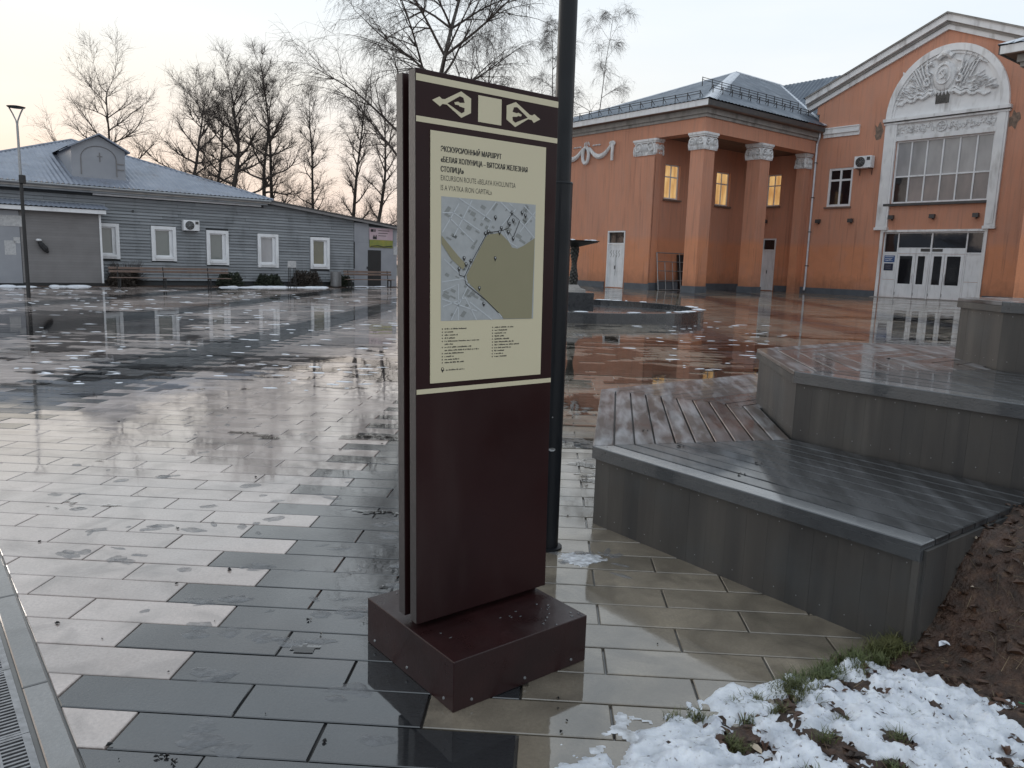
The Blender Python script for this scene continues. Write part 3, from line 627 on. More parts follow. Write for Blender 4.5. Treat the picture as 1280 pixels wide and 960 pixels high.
# ------------------------------------------------------------------ tiered octagonal deck
def yaw(a): a = math.radians(a); return Vector((math.sin(a), math.cos(a)))
def tier(name, label, A, LA, LD, LE, z0, z1, wring, mats, brown=None, endlen=None):
    t = empty(name, (0, 0, 0), 0, label, 'stepped deck', 'tiers of the stepped timber deck')
    A = Vector(A); b = yaw(142.6); B = A+b*LA; D = A+yaw(7.6)*LD; Ee = D+yaw(52.6)*LE; Ff = Ee+yaw(97.6)*LE
    O = [B, A, D, Ee, Ff]
    dirs = [(A-B).normalized(), (D-A).normalized(), (Ee-D).normalized(), (Ff-Ee).normalized()]
    ins = [Vector((d.y, -d.x)) for d in dirs]          # inward (to the right of travel)
    nP = 10; wp = wring/nP
    mit = [Vector((0, 0)), None, None, None, None]
    for i in (1, 2, 3):
        s_ = (ins[i-1]+ins[i]); mit[i] = s_/(s_.dot(ins[i]))
    mit[0] = ins[0]; mit[4] = ins[3]
    for sgm in range(4):
        for k in range(nP):
            g0 = k*wp+(0 if k == 0 else .005); g1 = (k+1)*wp-.005
            a, c = O[sgm], O[sgm+1]
            tg = dirs[sgm]*.0025
            P = [a+mit[sgm]*g0+tg, c+mit[sgm+1]*g0-tg, c+mit[sgm+1]*g1-tg, a+mit[sgm]*g1+tg]
            P = [tuple(q) for q in P]
            cx = sum(p[0] for p in P)/4; cy = sum(p[1] for p in P)/4
            m = mats[sgm]
            if sgm in (1, 2) and brown and k in brown: m = WOODB
            if sgm == 0 and k == 0: m = DECKTRIM
            o = MB().prism([(p[0]-cx, p[1]-cy) for p in P], z1-.03, z1-(0 if k else .001), ch=.0045).build('deck_board', m, t)
            o.location = (cx, cy, R.uniform(-.001, .001))
        # nosing
        a, c = O[sgm], O[sgm+1]; e0, e1_ = mit[sgm], mit[sgm+1]
        P = [tuple(q) for q in (a-e0*.002, c-e1_*.002, c+e1_*.022, a+e0*.022)]
        if sgm == 0: P[0] = tuple(Vector(P[0]))
        MB().prism(P, z1-.078, z1-.031).build('nosing', DECKTRIM if sgm == 0 else FASC, t)
        # upright fascia boards, set back under the nosing
        SC = MB(); L0 = (c-a).length; f0 = a+e0*.024; f1 = c+e1_*.024; n = max(2, int((f1-f0).length/.118)); dv = (f1-f0)/n
        for j in range(n):
            p0 = f0+dv*j+dirs[sgm]*.0003; p1 = f0+dv*(j+1)-dirs[sgm]*.0003; off = R.uniform(0, .0006)
            P = [tuple(q+ins[sgm]*off) for q in (p0, p1)]+[tuple(p1+ins[sgm]*.02), tuple(p0+ins[sgm]*.02)]
            cx = sum(p[0] for p in P)/4; cy = sum(p[1] for p in P)/4
            o = MB().prism([(p[0]-cx, p[1]-cy) for p in P], z0-.02, z1-.079).build('fascia_board', FASC, t); o.location = (cx, cy, 0)
            for zz in (z1-.105, z0+.06):
                pc = (p0+p1)/2; q2 = pc-ins[sgm]*.0015; SC.tube((pc.x, pc.y, zz), (q2.x, q2.y, zz), .0035, .003, 6)
        SC.build('screw_heads', STEEL, t, kind='stuff')
        MB().prism([tuple(q) for q in (f0-ins[sgm]*.001, f0+dirs[sgm]*.012-ins[sgm]*.001, f0+dirs[sgm]*.012+ins[sgm]*.02, f0+ins[sgm]*.02)], z0, z1-.08).build('corner_strip', FASC, t)
    # the cut end near the viewer's right
    n = 8; q0 = B+ins[0]*.03; q1 = B+ins[0]*(wring+.25); dv = (q1-q0)/n; out = -dirs[0]
    for j in range(n):
        p0 = q0+dv*j+ins[0]*.001; p1 = q0+dv*(j+1)-ins[0]*.001
        P = [tuple(q) for q in (p0-out*.02, p1-out*.02, p1, p0)]
        P = [tuple(Vector(q)+out*.012) for q in P]
        MB().prism(P, z0-.02, z1-.034).build('end_board', FASC, t)
    MB().prism([tuple(q) for q in (B-out*.03+ins[0]*.0, B-out*.001, B-out*.001+ins[0]*.028, B-out*.03+ins[0]*.028)], z0-.02, z1-.079).build('corner_post', FASC, t)
    # shadowed frame under the boards
    P = [O[i]+mit[i]*.05 for i in range(5)]+[O[i]+mit[i]*(wring-.01) for i in (4, 3, 2, 1, 0)]
    P[0] = P[0]+dirs[0]*.08; P[9] = P[9]+dirs[0]*.08
    for i in range(4):
        MB().prism([tuple(P[i]), tuple(P[i+1]), tuple(P[8-i]), tuple(P[9-i])], z1-.12, z1-.032).build('joist_frame', BLK, t)
    return O, mit
tier('lower_deck', 'lowest wide deck tier, frosted boards at left, wet grey boards in front', (.51, 4.62), 1.985, 2.21, 2.3, 0, .50, 1.29, [WOODW, WOODF, WOODF, WOODF], brown=(6, 7, 8))
tier('middle_deck', 'middle tier of the stepped deck with brown and frosted boards on top', (1.86, 5.03), 3.6, 1.40, 1.45, .50, .95, 1.5, [WOODW, WOODF, WOODF, WOODF], brown=(1, 2, 4, 5, 7, 8))
tier('upper_deck', 'highest grey box tier of the deck at the right edge of the photo', (3.44, 5.46), 4.2, .72, .75, .95, 1.435, 1.2, [WOODW, WOODF, WOODF, WOODF])

# ------------------------------------------------------------------ soil bank, grass, leaves, snow at lower right
Bc = Vector((1.71, 3.05)); EN = Vector((.794, .607)); FB = Vector((.607, -.794))
LAWN = [(1.56, 3.18), (1.30, 3.0), (1.10, 2.80), (.93, 2.69), (.80, 2.60), (.66, 2.50), (.50, 2.42), (.36, 2.30), (.28, 2.1), (.2, 1.7), (.2, 1.2), (4.4, 1.2), (4.4, 5.2), (3.1, 4.25), (1.80, 3.22)]
def edge_d(x, y):
    """signed distance inside the bank outline (straight fit of its left edge)"""
    best = 9
    for i in range(0, 9):
        a = Vector(LAWN[i]); b = Vector(LAWN[i+1]); p = Vector((x, y)); t = max(0, min(1, (p-a).dot(b-a)/(b-a).length_squared)); best = min(best, (p-(a+(b-a)*t)).length)
    return best if inside(LAWN, x, y) else -best
def soil_h(x, y):
    p = Vector((x, y))-Bc; s = p.dot(EN); t = p.dot(FB)
    base = .05*sstep(-.02, .2, edge_d(x, y)+.02)-.03
    rise = .44*sstep(-.05, .62, s)*(1-.25*sstep(.3, 1.6, t))+.12*sstep(.6, 2, s)
    return base+rise+.022*fbm(x*5, y*5)+.018*fbm(x*17, y*17, 4)+.010*fbm(x*41, y*41, 4)
mb = MB(); st = .022; nx = int(4.2/st); ny = int(3.9/st); idx = {}
for j in range(ny):
    for i in range(nx):
        x, y = .2+i*st, 1.25+j*st; p = Vector((x, y))-Bc
        if y > .607/.794*(x-1.71)+3.02+.06 and x > 1.5 and p.dot(FB) < -.05: continue
        if edge_d(x, y) < -.08: continue
        idx[i, j] = mb.p(x, y, soil_h(x, y))
for (i, j), a in idx.items():
    q = [idx.get(k) for k in ((i+1, j), (i+1, j+1), (i, j+1))]
    if None not in q: mb.f.append([a, *q])
mb.build('soil_bank', SOIL, smooth=True, kind='structure', recalc=False)

def snow_field(name, x0, x1, y0, y1, st, hfun, m, label=None):
    mb = MB(); idx = {}; 
    for j in range(int((y1-y0)/st)):
        for i in range(int((x1-x0)/st)):
            x, y = x0+i*st, y0+j*st; h = hfun(x, y)
            if h is not None: idx[i, j] = mb.p(x, y, h)
    for (i, j), a in idx.items():
        q = [idx.get(k) for k in ((i+1, j), (i+1, j+1), (i, j+1))]
        if None not in q: mb.f.append([a, *q])
    return mb.build(name, m, smooth=True, kind='stuff', recalc=False)
def gh(x, y): return max(0, soil_h(x, y)) if edge_d(x, y) > -.03 else 0
def snow_h(x, y):
    # dense towards the bottom right corner of the view, ragged holes, thin over the stones
    e_ = edge_d(x, y); p = Vector((x, y))-Bc; s = p.dot(EN)
    cover = .42*sstep(-.30, .10, e_)-.06
    far_ = y-(2.30+.42*(x-.33)); cover -= 1.1*sstep(.12, .34, far_); cover -= .9*sstep(-.26, -.02, s)
    cover -= .9*sstep(-.02, -.26, e_)
    n_ = .85*fbm(x*4.2+3, y*4.2+1, 2)+.36*fbm(x*11, y*11, 7)+.10*fbm(x*38, y*38, 3)
    for hx, hy, hr in ((1.12, 2.37, .07), (1.28, 2.26, .05), (.97, 2.19, .06), (.78, 2.37, .035), (1.22, 2.55, .06), (1.36, 2.42, .05)):
        n_ -= .9*math.exp(-((x-hx)**2+(y-hy)**2)/(hr*hr))
    c = cover+n_
    if c < -.12: return None
    t = sstep(-.05, .42, c)
    return gh(x, y)-.006+.004*sstep(-.1, .05, c)+t*(.024+.007*fbm(x*9, y*9, 9)+.004*fbm(x*30, y*30, 9)) if e_ > -.02 else -.004+.006*sstep(-.06, .1, c)+t*(.016+.006*fbm(x*9, y*9, 9))
snow_field('snow_patch', .1, 1.95, 1.6, 2.95, .0095, snow_h, SNOW)

def slush_h(x, y):
    e_ = edge_d(x, y); d = math.hypot((x-.66)/.40, (y-2.36)/.20)
    c = .40-.55*d+.55*fbm(x*6, y*6, 21)+.3*fbm(x*22, y*22, 5)
    return None if c < -.05 or e_ > .08 else -.001+.004*sstep(-.03, .15, c)+.0015*fbm(x*60, y*60)
snow_field('slush_patch', -.1, 1.1, 1.9, 2.75, .012, slush_h, SLUSHW)
# thin sheets of standing water
def water_far(x, y):
    if KN[0]*x+KN[1]*y < .5 or math.hypot(x-1.9, y-25.3) < 4.6: return None
    c = fbm(x*.16+5, y*.30, 11)*.9+.55*fbm(x*.9, y*2.6, 4)+.25*fbm(x*3, y*9, 6)+.10*sstep(8, 14, y)-.30*sstep(17, 24, y)-.12
    return .0030 if c > 0 else None
def water_near(x, y):
    if edge_d(x, y) > -.05 or KN[0]*x+KN[1]*y < .42: return None
    c = fbm(x*.9+2, y*1.2, 31)*.8+.35*fbm(x*4, y*6, 9)+.15*fbm(x*15, y*20, 2)-.62
    return .0024 if c > 0 else None
snow_field('standing_water', -21, 17, 6.5, 34, .085, water_far, WATER)
snow_field('small_puddles', -4, 1.6, 2.2, 6.5, .02, water_near, WATER)
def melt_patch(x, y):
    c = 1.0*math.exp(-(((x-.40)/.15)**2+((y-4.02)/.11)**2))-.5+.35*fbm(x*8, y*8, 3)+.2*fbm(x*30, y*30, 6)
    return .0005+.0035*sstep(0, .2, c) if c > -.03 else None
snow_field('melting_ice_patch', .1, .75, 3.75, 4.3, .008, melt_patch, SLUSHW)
# slush footprints and flat ice scabs left on the paving
rr = random.Random(21); mb = MB()
def scab(mb, x, y, rx, ry, a, h, seed):
    n = 14; c = mb.p(x, y, h); rings = []
    for rr_, hh in ((.55, h*.9), (.85, h*.55), (1.0, .0003)):
        r_ = []
        for k in range(n):
            t = 2*pi*k/n; q = rr_*(1+.55*noise.noise(Vector((math.cos(t)*1.4+seed, math.sin(t)*1.4, seed*.37)))); u, v_ = rx*q*math.cos(t), ry*q*math.sin(t)
            r_.append(mb.p(x+u*math.cos(a)-v_*math.sin(a), y+u*math.sin(a)+v_*math.cos(a), hh))
        rings.append(r_)
    for k in range(n):
        mb.f.append([c, rings[0][k], rings[0][(k+1) % n]])
        for A, B in zip(rings, rings[1:]): mb.f.append([A[k], B[k], B[(k+1) % n], A[(k+1) % n]])
steps = [(-1.0, 2.42), (-.93, 2.3), (-1.15, 2.75), (-.98, 3.05), (-.78, 3.02), (-1.25, 3.1), (-1.5, 3.35), (-1.2, 3.45), (-1.7, 3.7), (-1.35, 3.75), (-2.0, 3.85), (-2.3, 3.9), (-2.35, 4.2), (-2.1, 4.3), (-1.75, 4.25), (-1.5, 4.5), (-1.95, 4.7), (-2.6, 4.6), (-2.9, 4.9),
         (-.75, 3.3), (-.55, 3.6), (-.6, 3.9), (-.9, 4.1), (-.7, 4.5), (-.62, 4.3), (-.4, 5.2), (-2.4, 5.4), (-3.2, 5.6), (-1.2, 5.0), (-2.8, 5.2), (-1.9, 5.2), (-.5, 4.8), (-.45, 2.32), (-.6, 2.6)]
for i, (x, y) in enumerate(steps):
    for k in range(rr.choice((1, 2, 3))): scab(mb, x+rr.uniform(-.09, .09), y+rr.uniform(-.06, .06), rr.uniform(.035, .085), rr.uniform(.02, .05), rr.uniform(-.6, .6), rr.uniform(.002, .005), i*3.1+k)
for i in range(60):
    y = rr.uniform(3.2, 8); x = rr.uniform(-.75, -.1)*y/1.3; scab(mb, x, y, rr.uniform(.015, .06), rr.uniform(.01, .03), rr.uniform(0, 3), .003, i*1.7)
for i in range(16): scab(mb, rr.uniform(.2, .62), rr.uniform(3.75, 4.15), rr.uniform(.02, .06), rr.uniform(.015, .04), rr.uniform(0, 3), .004, i*2.3)
mb.build('slush_marks', SLUSH, smooth=True, kind='stuff')
mb = MB()
for i in range(520):
    y = rr.uniform(9, 33); x = rr.uniform(-.66, -.08)*y
    if rr.random() > .06+1.3*abs(noise.noise(Vector((x*.25, y*.12, 3)))*2): continue
    scab(mb, x, y, rr.uniform(.02, .13)*(.5+y/30), rr.uniform(.015, .05)*(.5+y/30), rr.uniform(-.4, .4), .006, i*1.1)
for i in range(60):
    y = rr.uniform(12, 24); x = rr.uniform(.15, .36)*y; scab(mb, x, y, rr.uniform(.02, .16), rr.uniform(.02, .05), rr.uniform(-.4, .4), .005, i*1.1)
mb.build('ice_scabs', ICE, smooth=True, kind='stuff')

# little clods, leaves and litter
def litter(mb, x, y, z, s, a, curl=.4):
    P = [(-1, 0, 0), (-.3, .45, curl), (.4, .5, curl*.8), (1, .05, .15), (.35, -.45, curl), (-.4, -.4, curl*.7)]
    i0 = mb.p(x, y, z+.001); ids = [mb.p(x+s*(u*math.cos(a)-v*math.sin(a)), y+s*(u*math.sin(a)+v*math.cos(a)), z+.002+s*abs(c_)) for u, v, c_ in P]
    for k in range(6): mb.f.append([i0, ids[k], ids[(k+1) % 6]])
mb = MB(); 
for i in range(50):
    y = 2.2+rr.random()**1.5*7; x = rr.uniform(-.64, .22)*y
    for k in range(rr.choice((1, 1, 3))): litter(mb, x+rr.uniform(-.012, .012), y+rr.uniform(-.01, .01), .001, rr.uniform(.004, .012), rr.uniform(0, 6), .8)
for x, y, z in ((1.05, 4.66, .5), (1.25, 4.05, .5), (1.42, 4.3, .5), (2.9, 5.9, .95), (.9, 5.1, .5)): litter(mb, x, y, z, .018, rr.uniform(0, 6), .5); litter(mb, x+.03, y, z, .012, 1, .5)
mb.build('fallen_leaf_crumbs', BLK, kind='stuff')
mb = MB(); m2 = MB()
for i in range(4200):
    x, y = rr.uniform(.3, 3.6), rr.uniform(1.5, 4.2); e_ = edge_d(x, y)
    if e_ < .01 or (Vector((x, y))-Bc).dot(FB) < -.05 and (Vector((x, y))-Bc).dot(EN) > 0: continue
    (litter)(mb if rr.random() < .965 else m2, x, y, soil_h(x, y)+.002, rr.uniform(.01, .032), rr.uniform(0, 6), rr.uniform(.1, .7))
mb.build('fallen_leaves', LEAF, kind='stuff')
mb = MB()
for i in range(1700):
    x, y = rr.uniform(.5, 3.6), rr.uniform(1.7, 4.2)
    if edge_d(x, y) < .02 or (Vector((x, y))-Bc).dot(FB) < -.02 and (Vector((x, y))-Bc).dot(EN) > 0: continue
    a = rr.uniform(0, 6.3); l_ = rr.uniform(.02, .07); z = soil_h(x, y)+.004; mb.tube((x, y, z), (x+l_*math.cos(a), y+l_*math.sin(a), soil_h(x+l_*math.cos(a), y+l_*math.sin(a))+rr.uniform(.002, .02)), .0013, .0008, 3)
mb.build('dead_stalks', STALK, kind='stuff'); m2.build('pale_litter', PALEL, kind='stuff')
mb = MB()
def tuft(x, y, n, h, spread):
    z = max(gh(x, y), 0)
    for k in range(n):
        a = rr.uniform(0, 2*pi); l = rr.uniform(.4, 1)*h; q = rr.uniform(.2, 1)*spread; bx, by = x+rr.gauss(0, spread*.5), y+rr.gauss(0, spread*.4); w_ = .0022
        dx, dy = math.cos(a)*l*.7, math.sin(a)*l*.7; P = []
        for t in (0, .5, 1):
            cx, cy, cz = bx+dx*t*t, by+dy*t*t, z+l*t*(1-.35*t); ww = w_*(1-t*.9); P.append((mb.p(cx-math.sin(a)*ww, cy+math.cos(a)*ww, cz), mb.p(cx+math.sin(a)*ww, cy-math.cos(a)*ww, cz)))
        for A, B in zip(P, P[1:]): mb.f.append([A[0], A[1], B[1], B[0]])
for i in range(60):
    t = rr.random(); x, y = 1.02+t*.66, 2.74+t*.42; tuft(x+rr.gauss(0, .05)+.05, y+rr.gauss(0, .035)-.03, 46, .08, .045)
for x, y in ((.78, 2.37), (.80, 2.35), (.62, 2.52), (.7, 2.54), (.86, 2.62), (.95, 2.66), (1.28, 2.27), (1.1, 2.4), (1.36, 2.42), (1.5, 2.6), (.88, 2.5), (1.0, 2.58), (.98, 2.2), (1.2, 2.5), (1.55, 2.95), (1.62, 3.0)): tuft(x, y, 60, .06, .035)
mb.build('grass_tufts', GRASS, kind='stuff')
def bit(name, x, y, m, label, s=.03, cat='litter'):
    mb = MB(); litter(mb, 0, 0, 0, s, .6, .35); litter(mb, s*.4, 0, .006, s*.7, 2, .3); o = mb.build(name, m); o.location = (x, y, soil_h(x, y)+.012); tag(o, label, cat)
bit('paper_scrap', 1.84, 3.02, ICE, 'small white scrap lying on the dark soil beside the deck end')
bit('dry_leaf', 2.22, 3.12, PALEL, 'pale curled dry leaf on the brown soil bank at the right edge', .032, 'leaf')
P = [(1.93, 2.66), (2.0, 2.62), (2.06, 2.58)]
o = MB().path([(x, y, soil_h(x, y)+.02) for x, y in P], .003, 6).build('drinking_straw', GREENW); tag(o, 'thin green plastic straw lying on the brown soil bank', 'straw')

# ------------------------------------------------------------------ salmon palace with columns (local x = e1 away-right, y = e2 away-left)
BL = (11.77, 50.73, 0)
pal = empty('palace_of_culture', BL, HA, 'salmon and orange stuccoed hall with white arched gable, columned corner porch and dark metal roof', 'building')
WY = 17.06; WS = 1.45      # the far wing stands this much farther out
def xf_n(f): return f
def mirror(f): return lambda *a: (lambda q: (q[0], -WY-WS-q[1], q[2]))(f(*a))
def FR(s, z, d): return (-d, s, z)                 # wing front
def SD(s, z, d): return (s, -d, z)                 # portico side
def BK(s, z, d): return (s, 4.1-d, z)              # back wall of porch
def EN_(s, z, d): return (13-d, s, z)              # end wall of porch
def MN(s, z, d): return (13-d, -s, z)              # main facade
def window(f, s0, s1, z0, z1, vs, hs, gl, parent, fw_=.09, rec=.22, name='window', trim=WFR, pane_m=None):
    """frame with mullions vs, transoms hs; every pane its own sub-part"""
    mb = MB(f); d0, d1 = -rec-.05, -rec+.05
    mb.box(s0, s0+fw_, z0, z1, d0, d1); mb.box(s1-fw_, s1, z0, z1, d0, d1)
    mb.box(s0+fw_, s1-fw_, z0, z0+fw_, d0, d1); mb.box(s0+fw_, s1-fw_, z1-fw_, z1, d0, d1)
    X = [s0+fw_]+sorted(vs)+[s1-fw_]; Z = [z0+fw_]+sorted(hs)+[z1-fw_]; h = fw_*.42
    for v in vs: mb.box(v-h, v+h, z0+fw_, z1-fw_, d0+.003, d1-.003)
    for i in range(len(X)-1):
        a = X[i]+(h if i else 0); b = X[i+1]-(h if i < len(X)-2 else 0)
        for q in hs: mb.box(a, b, q-h, q+h, d0+.006, d1-.006)
    fo = mb.build(name, trim, parent)
    for i in range(len(X)-1):
        for j in range(len(Z)-1):
            a = X[i]+(h if i else 0); b = X[i+1]-(h if i < len(X)-2 else 0); c = Z[j]+(h if j else 0); d = Z[j+1]-(h if j < len(Z)-2 else 0)
            m = gl(i, j) if callable(gl) else gl
            MB(f).box(a, b, c, d, d0+.02, d0+.035).build('pane', m, fo)
    return fo
def capital(f, s, z0, z1, w_, parent, dep=.0, full=True):
    """leafy white capital on a square pier; f maps (s, z, depth)"""
    mb = MB(f); H = z1-z0
    mb.box(s-w_*.61, s+w_*.61, z1-.12*H, z1, -.01, .20); mb.box(s-w_*.57, s+w_*.57, z1-.21*H, z1-.12*H, -.01, .14); mb.box(s-w_*.55, s+w_*.55, z0+.1*H, z1-.24*H, -.01, .07)
    for sg in (-1, 1):
        cx = s+sg*w_*.33; cz = z1-.48*H
        pts = [(cx+sg*-1*(.05+.22*w_*(1-t/14))*math.cos(t*.62)*1.0, cz+(.05+.22*w_*(1-t/14))*math.sin(t*.62), .12+.06*t/14) for t in range(15)]
        mb.path(pts, .045, 5)
        for k in range(4): mb.leaf(cx+(k-1.5)*.10, z1-.62*H, -pi/2+(k-1.5)*.22, .30*H, .15, .13, .05)
        mb.leaf(s+sg*w_*.60, z1-.3*H, -pi/2, .62*H, .16, .12, .05)
    for k in range(5): mb.leaf(s+(k-2)*.09, z1-.30*H, -pi/2+(k-2)*.12, .42*H, .13, .16, .06)
    mb.blob_c = None
    return mb.build('capital', WHD, parent)

ZW = 11.1       # wall top below the cornice
def wing(f_, main):
    W = f_; V = 0 if main else 1.0
    F, SDm, BKm, ENm = W(FR), W(SD), W(BK), W(EN_)
    holes = [(6.45, 8.2, 0.05, 4.1)] if main else []
    mb = MB(F); wallgrid(mb, 4.1, 14, 0, ZW, holes, -.5, 0); mb.build('wall', ORG, pal)
    mb = MB(F); mb.box(3.98, 5.95, 0, 9.0, 0.002, .06); mb.build('pilaster', ORG, pal)
    mb = MB(SDm); mb.box(0, 1.05, 4.1, 4.2, 0, 0); 
    # return of the front wall, back wall with two windows, end wall with window and door
    mb = MB(BKm); wallgrid(mb, .5, 13.0, 0, 10.3, [(1.15, 2.75, 6.3, 8.66), (6.85, 8.5, 6.25, 8.68)] if main else [], -.5, 0); mb.build('wall', ORG, pal)
    mb = MB(BKm); mb.box(-.06, .62, 0, 10.3, .001, .12); mb.build('pilaster', ORG, pal)
    mb = MB(ENm); wallgrid(mb, 0.0, 4.1, 0, 10.3, [(2.75, 4.0, 6.55, 8.95), (2.72, 3.95, .05, 4.08)] if main else [], -.5, 0); mb.build('wall', ORG, pal)
    # beams over the columns
    mb = MB(W(lambda x, y, z: (x, y, z))); mb.box(0, 13.0, 0, 1.0, 10.2, ZW); mb.build('beam', ORG, pal)
    mb = MB(W(lambda x, y, z: (x, y, z))); mb.box(0.0, 1.0, 1.0, 4.1, 10.2, ZW); mb.build('beam', ORG, pal)
    mb = MB(W(lambda x, y, z: (x, y, z))); mb.box(1.0, 13, 1.0, 4.1, 10.28, 10.4); mb.build('porch_ceiling', SOFF, pal)
    for i, (x0, y0) in enumerate(((0, 0), (6.15, 0))):
        c = MB(W(lambda x, y, z: (x, y, z))); c.box(x0, x0+1.1, y0, y0+1.08, .42, 10.2); c = c.build('column', ORG, pal)
        p = MB(W(lambda x, y, z: (x, y, z))); p.box(x0-.05, x0+1.15, y0-.05, y0+1.13, 0, .42); p.build('column_base', PLINTH, c)
        capital(SDm, x0+.55, 9.0, 10.18, 1.1, c)
        G = W(lambda s, z, d, x0=x0: (x0-d, s, z)); capital(G, .54, 9.0, 10.19, 1.08, c)
    c = MB(W(lambda x, y, z: (x, y, z))); c.box(12.2, 13.0, .35, 1.0, 0, 10.2); c = c.build('pilaster', ORG, pal); 
    G = W(lambda s, z, d: (s, .35-d, z)); capital(G, 12.5, 9.0, 10.18, .7, c); G = W(lambda s, z, d: (12.2-d, s, z)); capital(G, .68, 9.0, 10.19, .65, c)
    capital(F, 4.97, 9.0, 10.18, 1.7, pal); capital(BKm, .28, 9.0, 10.18, .75, pal)
    # plinth band
    mb = MB(F); 
    mb.box(4.0, 6.3, 0, .42, 0, .08); MB(F).box(8.35, 14.03, 0, .42, 0, .08).build('plinth', PLINTH, pal)
    mb.build('plinth', PLINTH, pal)
    MB(BKm).box(-.12, 13, 0, .5, .125, .18).build('plinth', PLINTH, pal); MB(ENm).box(0, 2.6, 0, .45, 0, .05).build('plinth', PLINTH, pal)
    # cornice: moulded grey frieze, soffit, fascia
    for z0, z1, o, m in ((11.1, 11.3, .10, CORN), (11.3, 11.62, .22, CORN), (11.62, 11.66, .62, SOFF)):
        mb = MB(W(lambda x, y, z: (x, y, z))); mb.box(-o, 0.3, 1, 14+o, z0, z1); mb.box(-o, 12.9, -o-V*.8, 1, z0, z1); mb.build('cornice', m, pal)
    mb = MB(W(lambda x, y, z: (x, y, z))); mb.box(-.66, -.60, -.60-V, 14.6, 11.66, 12.02); mb.build('fascia', WFR if main else WHT, pal)
    mb = MB(W(lambda x, y, z: (x, y, z))); mb.box(-.66, 12.9, -.66-V, -.60-V, 11.66, 11.98); mb.build('fascia', GUTT, pal)
    # roof sheets
    mb = MB(W(lambda x, y, z: (x, y, z))); ap = (12, 6.9, 16.85)
    ribbed(mb, [(-.72, -.72-V, 12.03), (-.72, 14.7, 12.03), ap], (0, 1, 0), .36, .05)
    ribbed(mb, [(-.72, -.72-V, 12.03), (12.75, -.72-V, 12.03), (18.2, 6.9, 16.85), ap], (1, 0, 0), .36, .05)
    ribbed(mb, [(-.72, 14.7, 12.03), (18, 14.7, 12.03), (18.2, 6.9, 16.85), ap], (1, 0, 0), .36, .05)
    mb.build('roof', ROOFD, pal)
    mb = MB(W(lambda x, y, z: (x, y, z))); A = Vector((-.72, -.72-V, 12.10)); B = Vector(ap)+Vector((0, 0, .10)); d = (B-A).normalized()
    l_ = Vector((-.35, .75, 0)); r_ = Vector((.75, -.45, .0))
    for sd, dz in ((Vector((0, .62, 0)), -.05), (Vector((.75, 0, 0)), -.05)): mb.quad(A, B, B+sd*.75+Vector((0, 0, dz)), A+sd+Vector((0, 0, dz)))
    mb.build('hip_flashing', FLASH, pal)
    if main:
        mb = MB(); A = Vector((12.75, -.72, 12.12)); B = Vector((18.2, 6.9, 16.93)); s_ = Vector((.10, -.07, 0)); mb.quad(A-s_, B-s_, B+s_, A+s_); mb.build('valley_flashing', FLASH, pal)
        mb = MB(); mb.path([(12, 6.9, 16.9), (18.2, 6.9, 16.9)], .09, 6); mb.path([(12, 6.9, 16.9), (-.72, 14.7, 12.1)], .07, 6); mb.build('ridge_cap', FLASH, pal)
        # snow rails
        for (p0, p1, up) in (((-.0, .6, 12.42), (-.0, 13.8, 12.42), (.0, 0, .0)), ((1.2, .55, 12.95), (12.4, .55, 12.95), (0, 0, 0))):
            p0, p1 = Vector(p0), Vector(p1); n = int((p1-p0).length/1.0); mb = MB()
            mb.path([p0+Vector((0, 0, .32)), p1+Vector((0, 0, .32))], .022, 4); mb.path([p0+Vector((0, 0, .17)), p1+Vector((0, 0, .17))], .022, 4)
            if p0.x > .5: mb.path([p0+Vector((0, .9, .95)), p1+Vector((0, .9, .95))], .022, 4); mb.path([p0+Vector((0, .9, .8)), p1+Vector((0, .9, .8))], .022, 4)
            for k in range(n+1):
                q = p0.lerp(p1, k/n); mb.box(q.x-.02, q.x+.02, q.y-.02, q.y+.02, q.z-.25, q.z+.36)
                dd = Vector((.35, 0, 0)) if p0.x < .5 else Vector((0, .3, 0)); mb.tube(q+Vector((0, 0, .3)), q+dd+Vector((0, 0, 0)), .02, .02, 4)
                if p0.x > .5: mb.box(q.x-.02, q.x+.02, q.y+.88, q.y+.92, q.z+.4, q.z+.98)
            mb.build('snow_guard', BLK, pal)
wing(xf_n, True); wing(mirror, False)

# windows and doors of the near wing
SILL = GUTT
for f, a in ((BK, (1.15, 2.75, 6.3, 8.66)), (BK, (6.85, 8.5, 6.25, 8.68)), (EN_, (2.75, 4.0, 6.55, 8.95))):
    fo = window(f, *a, [(a[0]+a[1])/2], [a[3]-.85], GLW, pal, .10, .22); fo['label'] = 'white window lit warm yellow from inside'
    MB(f).box(a[0]-.12, a[1]+.12, a[2]-.14, a[2]-.02, 0, .16).build('sill', SOFF, fo)
def double_door(f, s0, s1, z1, parent):
    fo = MB(f); fo.box(s0, s0+.1, .04, z1, -.12, .03); fo.box(s1-.1, s1, .04, z1, -.12, .03); fo.box(s0+.1, s1-.1, z1-.1, z1, -.12, .03); fo.box(s0+.1, s1-.1, 3.12, 3.22, -.12, .02)
    fo = fo.build('door', WFR, parent); MB(f).box(s0+.1, s1-.1, 3.22, z1-.1, -.12, -.10).build('pane', GLD, fo)
    mid = (s0+s1)/2
    for a, b in ((s0+.1, mid-.008), (mid+.008, s1-.1)):
        mb = MB(f); mb.box(a, b, .06, 3.11, -.10, -.05)
        for c, d in ((.25, 1.25), (1.4, 2.95)):
            for q in ((a+.1, a+.13), (b-.13, b-.1)): mb.box(*q, c, d, -.05, -.035)
            for q in ((c, c+.03), (d-.03, d)): mb.box(a+.13, b-.13, *q, -.05, -.035)
        mb.build('door_leaf', WFR, fo)
    MB(f).box(mid+.05, mid+.09, 1.35, 1.6, -.05, 0.0).build('handle', BLK, fo); return fo
dd_ = double_door(FR, 6.46, 8.19, 4.08, pal)
